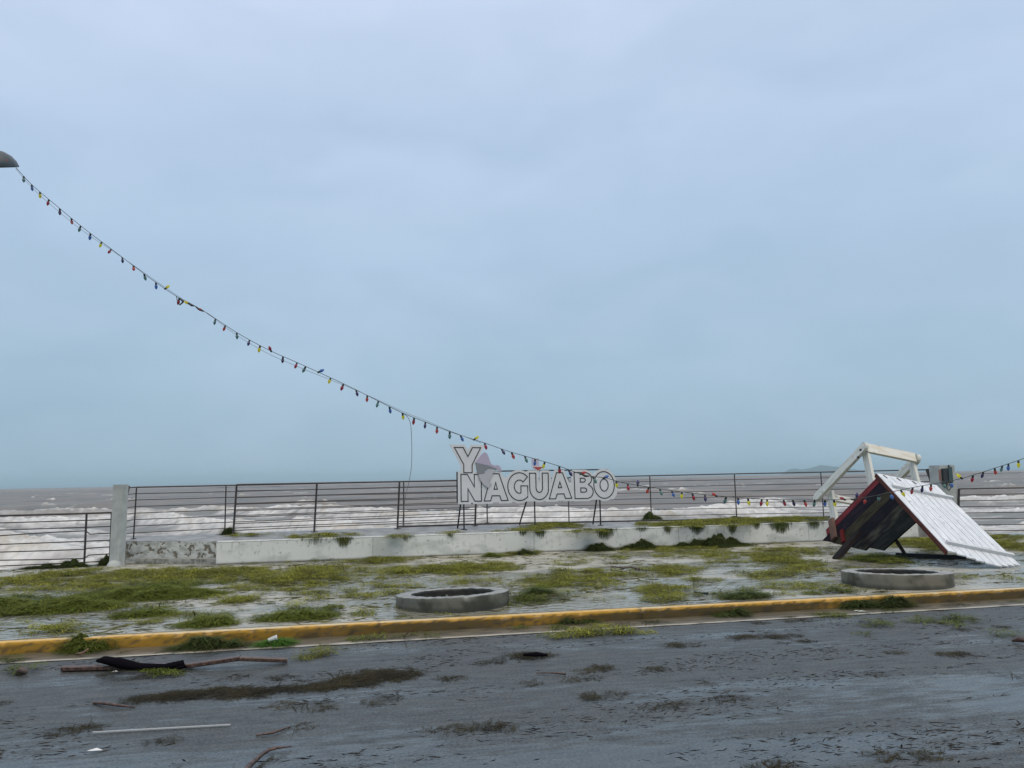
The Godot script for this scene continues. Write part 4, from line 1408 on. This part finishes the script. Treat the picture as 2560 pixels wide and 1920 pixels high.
func build_seagrass() -> void:
	rng.seed = 99
	tufts = [make_tuft(30, 0.12, 0.022), make_tuft(26, 0.11, 0.034), make_tuft(34, 0.13, 0.014), make_strands(7)]
	var plaza: Array = [[-8.11,-13.52,0.96,1.30,0.90,0.05,0],
	[-6.59,-13.52,1.10,1.18,0.95,0.05,0],
	[-5.32,-13.61,0.90,1.02,0.80,0.04,0],
	[-6.44,-12.09,1.60,0.56,0.60,0.04,0],
	[-5.33,-11.49,0.87,1.06,1.30,0.10,1],
	[-6.01,-10.36,0.63,0.83,1.30,0.10,1],
	[-6.85,-10.62,0.30,0.87,1.30,0.10,1],
	[-4.58,-9.75,0.32,0.39,0.90,0.06,1],
	[-4.98,-8.70,0.34,0.34,0.80,0.05,0],
	[-3.51,-9.03,0.27,0.39,1.00,0.07,1],
	[-5.84,-9.16,0.21,0.13,0.50,0.02,0],
	[-3.69,-10.59,0.24,0.29,0.80,0.04,0],
	[-4.81,-9.23,0.12,0.11,0.50,0.02,0],
	[-3.55,-13.13,0.93,1.46,1.10,0.07,0],
	[-4.86,-13.82,0.77,0.80,0.80,0.04,0],
	[-2.64,-15.51,0.67,0.70,1.00,0.05,0],
	[-1.78,-13.64,0.76,0.72,1.00,0.05,0],
	[-0.99,-13.87,0.42,0.81,1.00,0.05,0],
	[-2.53,-9.36,0.45,0.47,1.10,0.07,1],
	[-2.29,-9.67,0.20,0.27,0.90,0.05,1],
	[-1.85,-9.43,0.17,0.17,0.80,0.04,0],
	[-2.84,-11.06,0.25,0.27,0.70,0.03,0],
	[-2.09,-10.78,0.25,0.26,0.70,0.03,0],
	[-2.03,-11.94,0.27,0.37,0.70,0.03,0],
	[-1.53,-11.74,0.18,0.31,0.70,0.03,0],
	[-2.36,-11.31,0.09,0.16,0.70,0.03,0],
	[-1.72,-11.03,0.17,0.19,0.60,0.02,0],
	[-2.23,-10.19,0.23,0.10,0.60,0.02,0],
	[-2.83,-10.00,0.15,0.13,0.50,0.02,0],
	[-3.71,-10.63,0.22,0.29,0.70,0.03,0],
	[-0.85,-13.79,0.81,0.80,1.00,0.05,0],
	[-0.75,-12.04,0.37,0.32,0.70,0.03,0],
	[0.73,-13.14,0.23,0.33,0.80,0.04,0],
	[1.35,-12.98,0.28,0.43,0.90,0.05,0],
	[0.66,-11.89,0.68,0.59,1.00,0.05,0],
	[1.80,-12.49,0.51,0.25,0.60,0.03,0],
	[1.37,-12.02,0.52,0.23,0.60,0.03,0],
	[0.26,-10.22,0.40,0.43,1.00,0.06,1],
	[0.31,-10.82,0.16,0.30,1.10,0.09,1],
	[2.54,-13.02,0.52,0.71,1.00,0.05,0],
	[2.03,-10.82,0.37,0.41,1.00,0.05,0],
	[1.89,-10.09,0.25,0.36,0.90,0.05,0],
	[0.08,-16.38,0.52,0.43,0.60,0.03,0],
	[3.67,-16.75,0.81,0.73,0.80,0.04,0],
	[2.64,-17.26,0.75,0.77,0.80,0.04,0],
	[2.73,-11.78,0.27,0.22,0.60,0.03,0],
	[2.98,-10.30,0.32,0.30,1.00,0.06,1],
	[3.90,-12.18,0.38,0.33,0.80,0.04,0],
	[4.41,-12.41,0.14,0.25,0.70,0.03,0],
	[4.81,-13.99,0.48,1.27,0.90,0.05,0],
	[5.55,-15.83,0.61,0.81,0.70,0.04,0],
	[3.57,-12.81,0.13,0.21,0.70,0.03,0],
	[4.23,-10.39,0.33,0.24,0.80,0.05,1],
	[4.26,-12.28,0.34,0.34,0.70,0.03,0],
	[6.48,-14.04,0.54,0.76,1.00,0.05,1],
	[8.85,-16.73,0.85,1.64,0.90,0.05,0],
	[10.05,-17.09,0.87,1.33,0.90,0.05,0],
	[10.10,-16.07,0.49,1.86,1.00,0.06,0],
	[7.12,-11.38,0.16,0.17,0.60,0.03,0],
	[6.21,-10.94,0.14,0.15,0.60,0.03,0],
	[5.03,-14.95,0.46,0.87,0.70,0.04,0],
	[11.03,-18.12,1.02,0.64,0.90,0.05,0],
	[4.16,-14.81,0.91,0.85,0.30,0.02,0],
	[0.84,-14.68,1.12,0.70,0.12,0.02,0],
	[-3.46,-11.37,1.15,1.25,0.08,0.02,0],
	[1.19,-11.17,1.42,1.00,0.08,0.02,0],
	[-3.96,-9.33,1.18,0.55,0.07,0.02,0],
	[4.04,-11.20,0.85,0.60,0.15,0.02,0],
	[3.46,-15.73,1.44,0.80,0.35,0.02,0]]
	for k in 260:
		var b := rng.randf_range(0.4, 7.6)
		var q := S(rng.randf_range(-7.0, 10.0), b)
		plaza.append([q.x, q.z, rng.randf_range(0.10, 0.55), rng.randf_range(0.02, 0.07), rng.randf_range(0.3, 0.8), 0.01, 0 if rng.randf() < 0.8 else 1])
	var road: Array = [[-4.49,-7.40,0.16,0.11,0.90,0.05,1],
	[-3.32,-7.17,0.34,0.12,0.70,0.04,1],
	[-1.97,-7.82,0.26,0.14,0.60,0.04,0],
	[0.86,-8.58,0.48,0.28,0.90,0.05,0],
	[0.03,-7.52,0.36,0.16,0.60,0.04,2],
	[-0.71,-7.79,0.10,0.07,0.70,0.03,1],
	[-1.23,-7.85,0.18,0.07,0.30,0.02,0],
	[4.89,-8.98,0.38,0.21,0.60,0.03,1],
	[4.02,-8.78,0.20,0.13,0.60,0.03,1],
	[2.74,-8.34,0.36,0.12,0.50,0.02,2],
	[2.30,-8.18,0.12,0.10,0.50,0.02,2],
	[3.60,-8.35,0.11,0.08,0.50,0.02,1],
	[4.19,-8.38,0.15,0.08,0.50,0.02,1],
	[4.97,-8.14,0.10,0.08,0.50,0.02,1],
	[5.38,-8.60,0.18,0.11,0.50,0.02,1],
	[1.62,-7.91,0.16,0.09,0.40,0.02,2],
	[0.80,-7.02,0.21,0.09,0.40,0.02,2],
	[-1.93,-9.75,0.22,0.17,0.50,0.02,0],
	[-3.37,-8.15,1.07,0.10,0.20,0.02,2],
	[-1.05,-8.65,0.26,0.11,0.35,0.02,1],
	[-2.93,-6.36,0.21,0.12,0.90,0.03,2],
	[-2.56,-6.46,0.32,0.13,0.95,0.03,2],
	[-1.99,-6.49,0.39,0.13,0.95,0.03,2],
	[-1.48,-6.68,0.40,0.15,0.95,0.03,2],
	[-1.16,-6.94,0.40,0.15,1.00,0.04,2],
	[-3.19,-5.60,0.42,0.04,0.50,0.02,2],
	[-2.87,-5.68,0.17,0.05,0.60,0.02,2],
	[-1.36,-6.11,0.61,0.09,0.20,0.02,2],
	[-2.61,-5.29,0.66,0.08,0.12,0.02,2],
	[-0.26,-5.48,0.54,0.07,0.25,0.02,2],
	[0.48,-6.16,0.46,0.05,0.25,0.02,2]]
	for k in 70:
		var band: float = [-0.75, -1.6, -2.3, -3.1, -3.35, -4.3][rng.randi() % 6] + rng.randfn(0.0, 0.16)
		var q := S(rng.randf_range(-6.5, 9.0), band)
		road.append([q.x, q.z, rng.randf_range(0.10, 0.55), rng.randf_range(0.010, 0.035), rng.randf_range(0.25, 0.9), 0.003, 2])
	for k in 70:
		var q := S(rng.randf_range(-6.5, 9.0), rng.randf_range(-0.42, -0.04))
		road.append([q.x, q.z, rng.randf_range(0.05, 0.30), rng.randf_range(0.015, 0.05), rng.randf_range(0.3, 0.9), 0.01, 1 + rng.randi() % 2])
	scatter("pavement_seagrass", "washed up green seagrass lying in mats on the pavement", plaza, 0.0, 301, 170.0)
	scatter("terrace_seagrass", "washed up seagrass lying along the terrace edge", [[5.47,-18.96,2.09,1.13,1.00,0.05,0],
	[4.31,-18.17,1.12,0.89,0.80,0.04,0],
	[0.93,-18.59,0.69,1.08,1.00,0.05,0],
	[0.29,-17.19,0.66,0.53,0.80,0.04,0],
	[-4.11,-16.51,0.72,0.61,0.90,0.04,0],
	[-5.77,-17.16,0.48,0.39,0.70,0.03,0],
	[3.43,-18.45,0.66,0.91,0.50,0.03,0],
	[1.54,-16.46,0.51,0.48,0.50,0.03,0],
	[6.98,-19.36,0.89,0.84,1.00,0.06,0],
	[-1.34,-16.74,0.19,0.37,0.60,0.03,0],
	[-2.39,-16.31,0.21,0.36,0.60,0.03,0]], 0.43, 302, 170.0)
	scatter("road_seagrass", "washed up seagrass and brown weed lying on the road", road, -0.123, 303, 190.0)
	var green := Color(0.130, 0.160, 0.026)
	var dark := Color(0.060, 0.080, 0.022)
	heap("long ragged green seagrass mound below the pillar on the left", Vector3(-5.153, 0.000, -11.121), 0.95, 0.42, 0.13, green, 401)
	heap("broad green seagrass mound at the left edge, nearer than the one below the pillar", Vector3(-5.844, 0.000, -10.124), 0.75, 0.34, 0.13, green, 402)
	heap("green seagrass mound cut off by the left edge of the photo", Vector3(-6.629, 0.000, -10.210), 0.35, 0.34, 0.15, green, 403)
	heap("low seagrass mound in front of the mound below the pillar", Vector3(-4.480, 0.000, -9.571), 0.36, 0.17, 0.07, green, 404)
	heap("small bushy seagrass mound just behind the kerb, right of the left mounds", Vector3(-3.445, 0.000, -8.850), 0.30, 0.17, 0.10, green, 405)
	heap("seagrass mound trailing along the kerb left of the chipped planter ring", Vector3(-2.531, 0.000, -9.180), 0.40, 0.17, 0.09, green, 406)
	heap("small seagrass mound right of the chipped planter ring", Vector3(0.302, 0.000, -10.597), 0.17, 0.12, 0.11, dark, 407)
	heap("small seagrass mound at the foot of the white wall below the sign", Vector3(0.192, 0.000, -16.271), 0.14, 0.11, 0.12, dark, 408)
	heap("smallest seagrass mound at the wall foot, left of the sign's middle leg", Vector3(-0.448, 0.000, -15.973), 0.20, 0.12, 0.08, green, 409)
	heap("flat dark seagrass heap against the wall right of the sign", Vector3(1.824, 0.000, -16.846), 0.32, 0.20, 0.16, dark, 410, 0.21)
	heap("rounded seagrass heap against the wall, left of the largest heap", Vector3(2.685, 0.000, -16.956), 0.42, 0.22, 0.20, dark, 411, 0.21)
	heap("largest long seagrass heap against the white wall", Vector3(4.306, 0.000, -17.208), 0.95, 0.22, 0.21, dark, 412, 0.21)
	heap("peak of seagrass on top of the largest heap against the wall", Vector3(4.373, 0.000, -16.994), 0.28, 0.19, 0.29, dark, 413, 0.21)
	heap("seagrass mound behind the kerb left of the brownish planter ring", Vector3(2.916, 0.000, -10.070), 0.30, 0.15, 0.07, dark, 414)
	heap("dark wet seagrass under the tipped kiosk", Vector3(6.572, 0.000, -14.160), 0.45, 0.28, 0.08, dark * 0.6, 415)
	heap("dark seagrass clump hanging over the yellow kerb at the left", Vector3(-4.448, -0.120, -8.201) + away * 0.10, 0.26, 0.24, 0.155, green * 0.75, 416)
	heap("seagrass clump in the gutter against the kerb left of the white cup", Vector3(-3.203, -0.120, -8.247), 0.34, 0.12, 0.12, dark, 417)
	heap("small green seagrass clump in the gutter under the white cup", Vector3(-2.530, -0.120, -8.325), 0.13, 0.07, 0.06, Color(0.06, 0.14, 0.02), 418)
	heap("clump of weed on the kerb face in front of the brownish planter ring", Vector3(4.286, -0.120, -9.892), 0.22, 0.06, 0.11, dark, 419)
	heap("round clump of weed on the kerb face below the brownish planter ring's middle", Vector3(4.741, -0.120, -9.901), 0.20, 0.06, 0.13, dark * 0.8, 420)
	heap("thin dark weed on the kerb face right of the chipped planter ring", Vector3(0.695, -0.120, -9.250), 0.20, 0.05, 0.06, dark, 421)
	heap("thin dark weed on the kerb face midway between the two planter rings", Vector3(2.594, -0.120, -9.529), 0.16, 0.05, 0.06, dark, 428)
	heap("weed caught at a railing post above the terrace edge right of the sign", Vector3(3.72, 0.40, -21.1), 0.28, 0.22, 0.20, dark * 1.2, 422)
	heap("low weed at the foot of the railing post left of the kiosk frame", Vector3(6.05, 0.38, -21.15), 0.24, 0.16, 0.07, dark, 423)
	heap("weed at the foot of the double railing post by the peeling wall", Vector3(-6.55, 0.42, -17.85), 0.16, 0.16, 0.18, dark, 424)
	heap("dark weed at the foot of the last post of the bent railing", Vector3(-8.22, 0.0, -15.72), 0.13, 0.15, 0.20, dark, 425)
	heap("dark weed heaped at the foot of the bent railing's second last post", Vector3(-8.68, 0.0, -15.42), 0.28, 0.16, 0.15, dark, 426)
	heap("flat dark weed along the bottom bar of the bent railing", Vector3(-9.15, 0.0, -15.28), 0.42, 0.14, 0.09, dark * 0.8, 427)
	# drapes: place along the wall, width, drop
	var fl := Vector3(-5.86, 0.43, -15.36)
	var along := (Vector3(9.6, 0, -18.62) - Vector3(-5.86, 0, -15.36)).normalized()
	var dr := [[2.45, 0.36, 0.20, 190, "dense dark seagrass curtain over the wall, leftmost of all"], [1.85, 0.55, 0.13, 50, "thin seagrass strands over the wall beside the leftmost curtain"], [3.70, 0.35, 0.12, 60, "short seagrass fringe over the wall at the wall joint"], [4.62, 0.18, 0.08, 40, "tiny seagrass tuft on the wall's edge below the sign's left leg"], [6.15, 0.22, 0.10, 50, "short seagrass fringe below the sign left of its middle leg"], [6.55, 0.32, 0.17, 90, "seagrass fringe below the sign's middle leg"], [7.35, 0.20, 0.09, 50, "small seagrass fringe on the wall right of the sign's middle leg"], [7.98, 0.50, 0.24, 230, "pointed seagrass curtain on the wall below the sign's right leg"], [8.85, 0.40, 0.09, 70, "ragged seagrass fringe on the wall right of the sign"], [9.45, 0.26, 0.16, 80, "narrow dark seagrass tongue on the wall right of the sign"], [10.15, 0.40, 0.20, 150, "seagrass curtain on the wall above the largest heap's left end"], [11.0, 0.30, 0.22, 120, "brown seagrass curtain above the peak of the largest heap"], [11.6, 0.22, 0.13, 70, "short seagrass tongue right of the brown curtain"], [12.2, 0.62, 0.24, 250, "wide seagrass curtain on the wall left of the kiosk"], [13.05, 0.45, 0.17, 120, "last seagrass fringe on the wall, nearest the kiosk"]]
	for i in dr.size():
		var d: Array = dr[i]
		drape(d[4], fl + along * d[0], along, d[1], d[2], d[3], dark if i % 3 else Color(0.085, 0.095, 0.03), 500 + i)

# ---------------------------------------------------------------- litter
func stick(pts: Array, r: Array, sides := 7) -> SurfaceTool:
	var st := mb()
	tube(st, pts, r, sides)
	return st

func flecks(called: String, label: String, n: int, a0: float, a1: float, b0: float, b1: float, y: float, s: int, cs: Array, size: float) -> void:
	rng.seed = s
	var st := mb()
	for q in [[Vector3(-0.5, 0, 0), Vector3(-0.1, 0, -0.13), Vector3(0.0, 0.07, 0)], [Vector3(-0.1, 0, -0.13), Vector3(0.5, 0, 0.04), Vector3(0.0, 0.07, 0)], [Vector3(0.5, 0, 0.04), Vector3(0.1, 0, 0.14), Vector3(0.0, 0.07, 0)], [Vector3(0.1, 0, 0.14), Vector3(-0.5, 0, 0), Vector3(0.0, 0.07, 0)]]:
		tri(st, q[0], q[2], q[1])
	st.generate_normals()
	var mesh := st.commit()
	var nz := noise(s, 0.55, 4)
	var xs := []
	var cl := []
	var tries := 0
	while xs.size() < n and tries < n * 12:
		tries += 1
		var a := rng.randf_range(a0, a1)
		var b := rng.randf_range(b0, b1)
		var k := nz.get_noise_2d(a * 0.6, b * 2.4)
		if k * 2.0 + 0.10 < rng.randf(): continue
		var l := size * pow(rng.randf(), 4.0) * 2.6 + size * 0.16
		var yaw := atan2(SLOPE, 1.0) + rng.randfn(0.0, 0.5)
		var bs := Basis(Vector3.UP, yaw).scaled_local(Vector3(l * rng.randf_range(0.8, 1.7), l * rng.randf_range(0.2, 1.0), l * rng.randf_range(0.25, 1.1)))
		xs.append(Transform3D(bs, S(a, b, y)))
		cl.append((cs[0] as Color).lerp(cs[1], rng.randf()))
	var mm := MultiMesh.new()
	mm.transform_format = MultiMesh.TRANSFORM_3D
	mm.use_colors = true
	mm.mesh = mesh
	mm.instance_count = xs.size()
	for i in xs.size():
		mm.set_instance_transform(i, xs[i])
		mm.set_instance_color(i, cl[i])
	var o := MultiMeshInstance3D.new()
	o.name = numbered(called)
	o.multimesh = mm
	o.material_override = M.fleck
	add_child(o)
	tag(o, label, "scraps", "", "stuff")

func build_litter() -> void:
	flecks("road_scraps", "small dark scraps of weed and bark scattered over the road", 34000, -9, 13, -6.2, -0.45, -0.1245, 601, [Color(0.007, 0.007, 0.007), Color(0.032, 0.026, 0.022)], 0.027)
	flecks("pavement_scraps", "small scraps of weed scattered over the wet pavement", 24000, -12, 14, 0.2, 8.4, 0.0015, 602, [Color(0.018, 0.020, 0.010), Color(0.13, 0.13, 0.04)], 0.065)
	# plank and black frond stem on the road at the left
	var p := thing("driftwood_plank", "long reddish brown plank lying along the gutter at the left", "plank", Vector3(-3.422, -0.125, -7.635))
	var pl := mb()
	bar(pl, Vector3(-4.180, -0.100, -7.335), Vector3(-2.996, -0.095, -7.345), 0.08, 0.040, Vector3.UP, 0.2)
	bar(pl, Vector3(-3.027, -0.095, -7.332), Vector3(-2.556, -0.040, -7.350), 0.08, 0.038, Vector3.UP, 0.2)
	bar(pl, Vector3(-2.561, -0.042, -7.343), Vector3(-2.159, -0.095, -7.484), 0.08, 0.036, Vector3.UP, 0.2)
	obj("board", pl, M.wet_wood, p)
	var fs := stick([Vector3(-3.899, -0.050, -7.390), Vector3(-3.791, -0.030, -7.324), Vector3(-3.580, -0.030, -7.184), Vector3(-3.402, -0.070, -7.193), Vector3(-3.198, -0.080, -7.220), Vector3(-3.047, -0.060, -7.273), Vector3(-3.029, -0.080, -7.267), Vector3(-3.094, -0.095, -7.231)], [0.012, 0.036, 0.046, 0.036, 0.030, 0.030, 0.026, 0.012], 9)
	tag(obj("palm_stem", fs, M.matt_black), "black bent palm stem lying across the brown plank", "palm stem")
	var ws := mb()
	bar(ws, Vector3(-2.911, -0.115, -5.508), Vector3(-2.010, -0.115, -5.620), 0.010, 0.010)
	tag(obj("white_stick", ws, mat(Color(0.42, 0.43, 0.43), 0.5)), "thin straight white stick lying on the road at lower left", "stick")
	var br := thing("dead_branch", "forked dead branch at the bottom edge of the photo", "branch", Vector3(-1.606, -0.125, -5.018))
	obj("stem", stick([Vector3(-1.591, -0.110, -4.622), Vector3(-1.589, -0.095, -4.783), Vector3(-1.572, -0.090, -4.947), Vector3(-1.544, -0.100, -5.096)], [0.02, 0.017, 0.014, 0.008]), M.wet_wood, br)
	obj("twig", stick([Vector3(-1.565, -0.095, -5.025), Vector3(-1.518, -0.090, -5.050), Vector3(-1.447, -0.110, -5.136)], [0.011, 0.009, 0.004]), M.wet_wood, br)
	tag(obj("twig", stick([Vector3(-3.306, -0.115, -6.246), Vector3(-3.175, -0.100, -6.162), Vector3(-3.030, -0.105, -6.108), Vector3(-2.912, -0.118, -6.105)], [0.011, 0.013, 0.011, 0.005]), M.wet_wood), "dark twig at the left end of the brown weed drift", "twig")
	tag(obj("twig", stick([Vector3(-1.757, -0.118, -5.395), Vector3(-1.650, -0.105, -5.396), Vector3(-1.577, -0.118, -5.561)], [0.006, 0.010, 0.004]), M.wet_wood), "thin reddish twig on the road above the forked branch", "twig")
	tag(obj("twig", stick([Vector3(0.162, -0.118, -6.926), Vector3(0.298, -0.105, -6.862), Vector3(0.416, -0.110, -6.833)], [0.004, 0.007, 0.010]), M.wet_wood), "straight dark twig on the road below the middle", "twig")
	tag(obj("twig", stick([Vector3(-1.212, -0.110, -8.546), Vector3(-1.146, -0.030, -8.319), Vector3(-1.107, 0.000, -8.307)], [0.006, 0.006, 0.003]), M.wet_wood), "upright twig leaning on the kerb below the chipped planter ring", "twig")
	tag(obj("twig", stick([Vector3(1.673, 0.010, -13.721), Vector3(1.833, 0.030, -13.273), Vector3(1.982, 0.030, -13.368), Vector3(2.042, 0.040, -12.977)], [0.008, 0.014, 0.012, 0.02]), M.wet_wood), "brown stick with a rusty end on the pavement right of middle", "stick")
	tag(obj("twig", stick([Vector3(1.606, 0.010, -13.195), Vector3(1.717, 0.020, -12.922), Vector3(1.877, 0.010, -12.764)], [0.006, 0.010, 0.006]), M.black), "short black stick below the brown stick with the rusty end", "stick")
	tag(obj("twig", stick([Vector3(2.388, 0.010, -10.557), Vector3(2.445, 0.020, -10.371), Vector3(2.491, 0.030, -10.260)], [0.010, 0.014, 0.017]), M.black), "short black stick on the weed mat left of the brownish planter ring", "stick")
	tag(obj("twig", stick([Vector3(-3.776, 0.000, -9.309), Vector3(-3.651, 0.100, -8.974), Vector3(-3.587, 0.160, -8.791)], [0.010, 0.010, 0.007]), M.wet_wood), "small upright stick in the bushy mound behind the kerb", "stick")
	tag(obj("twig", stick([Vector3(-0.052, 0.020, -10.433), Vector3(0.260, 0.045, -10.225), Vector3(0.535, 0.050, -10.226)], [0.006, 0.008, 0.006]), M.wet_wood), "long twig lying across the mound right of the chipped planter ring", "twig")
	tag(obj("twig", stick([Vector3(-4.438, -0.110, -8.007), Vector3(-4.308, -0.080, -7.894), Vector3(-4.270, -0.050, -7.930)], [0.006, 0.012, 0.008]), mat(Color(0.20, 0.11, 0.08), 0.5)), "curved reddish twig at the foot of the kerb at the left", "twig")
	tag(obj("wood_chunk", stick([Vector3(0.059, -0.100, -7.541), Vector3(0.179, -0.090, -7.502), Vector3(0.285, -0.105, -7.529)], [0.012, 0.024, 0.012]), M.matt_black), "dark wood chunk on the weed patch in the middle of the road", "wood chunk")
	tag(obj("wood_chunk", stick([Vector3(4.838, -0.105, -7.778), Vector3(4.876, -0.080, -7.725), Vector3(4.953, -0.090, -7.656)], [0.012, 0.030, 0.018]), M.wet_wood), "dark reddish wood chunk at the right edge of the photo", "wood chunk")
	tag(obj("wood_chunk", stick([Vector3(-4.558, -0.110, -7.271), Vector3(-4.470, -0.080, -7.198), Vector3(-4.453, -0.100, -7.236)], [0.02, 0.04, 0.025]), mat(Color(0.08, 0.06, 0.05), 0.5)), "small brown chunk on the road at far left", "wood chunk")
	var hk := mb()
	lathe(hk, [Vector2(0, 0.085), Vector2(0.03, 0.078), Vector2(0.055, 0.045), Vector2(0.058, 0.015), Vector2(0.045, -0.01)], Vector3(1.172, 0.000, -11.132), 10)
	tag(obj("coconut", hk, mat(Color(0.13, 0.13, 0.03), 0.6)), "small greenish coconut lying on the wet pavement right of the middle", "coconut")
	var h2 := mb()
	lathe(h2, [Vector2(0, 0.05), Vector2(0.02, 0.045), Vector2(0.034, 0.025), Vector2(0.03, -0.01)], Vector3(-2.175, 0.000, -9.809), 9)
	tag(obj("coconut", h2, mat(Color(0.05, 0.06, 0.025), 0.6)), "small dark green nut beside the chipped planter ring's left mound", "nut")
	# paper cup and a fallen leaf in the gutter
	var cup := thing("paper_cup", "crumpled white cup lying in the gutter against the kerb", "cup", Vector3(-2.569, -0.080, -8.392))
	var cs := mb()
	var o := Vector3(-2.537, -0.060, -8.289)
	tube(cs, [o + Vector3(-0.05, -0.01, 0.02), o + Vector3(0.0, 0.005, 0.0), o + Vector3(0.03, 0.012, -0.01)], [0.022, 0.027, 0.029], 14)
	obj("wall", cs, mat(Color(0.42, 0.45, 0.44), 0.4), cup)
	var rim := mb()
	tube(rim, [o + Vector3(0.028, 0.012, -0.009), o + Vector3(0.034, 0.013, -0.011)], 0.031, 14)
	obj("rim", rim, mat(Color(0.66, 0.68, 0.68), 0.4), cup)
	var lf := mb()
	var lo := Vector3(-2.505, -0.117, -8.269)
	for i in 6:
		var x0 := -0.12 + i * 0.04
		var f := func(x: float) -> float: return 0.035 * sqrt(maxf(0, 1.0 - pow(x / 0.12, 2)))
		quad(lf, lo + Vector3(x0, 0.004, -f.call(x0)), lo + Vector3(x0, 0.004, f.call(x0)), lo + Vector3(x0 + 0.04, 0.006, f.call(x0 + 0.04)), lo + Vector3(x0 + 0.04, 0.006, -f.call(x0 + 0.04)))
	tag(obj("fallen_leaf", lf, mat(Color(0.13, 0.15, 0.16), 0.3)), "grey wet leaf in the gutter in front of the white cup", "leaf")
	for q in [[Vector3(4.138, -0.117, -9.625), "pale green leaf in the gutter below the brownish planter ring", 0.045], [Vector3(4.181, -0.115, -9.580), "second pale leaf, right of its twin below the brownish planter ring", 0.06], [Vector3(-0.225, 0.006, -11.916), "scrap of white paper on the pavement above the chipped planter ring's right side", 0.035], [Vector3(-3.608, -0.100, -7.159), "scrap of white plastic under the black palm stem", 0.03], [Vector3(-2.698, -0.117, -5.143), "short white strip on the road at lower left", 0.05]]:
		var s := mb()
		var c: Vector3 = q[0]
		var r: float = q[2]
		quad(s, c + Vector3(-r, 0.004, 0.01), c + Vector3(0, 0.008, r * 0.45), c + Vector3(r, 0.004, 0.0), c + Vector3(0, 0.012, -r * 0.4))
		tag(obj("litter_scrap", s, mat(Color(0.42, 0.47, 0.38) if "leaf" in q[1] else Color(0.7, 0.7, 0.68), 0.5)), q[1], "scrap")
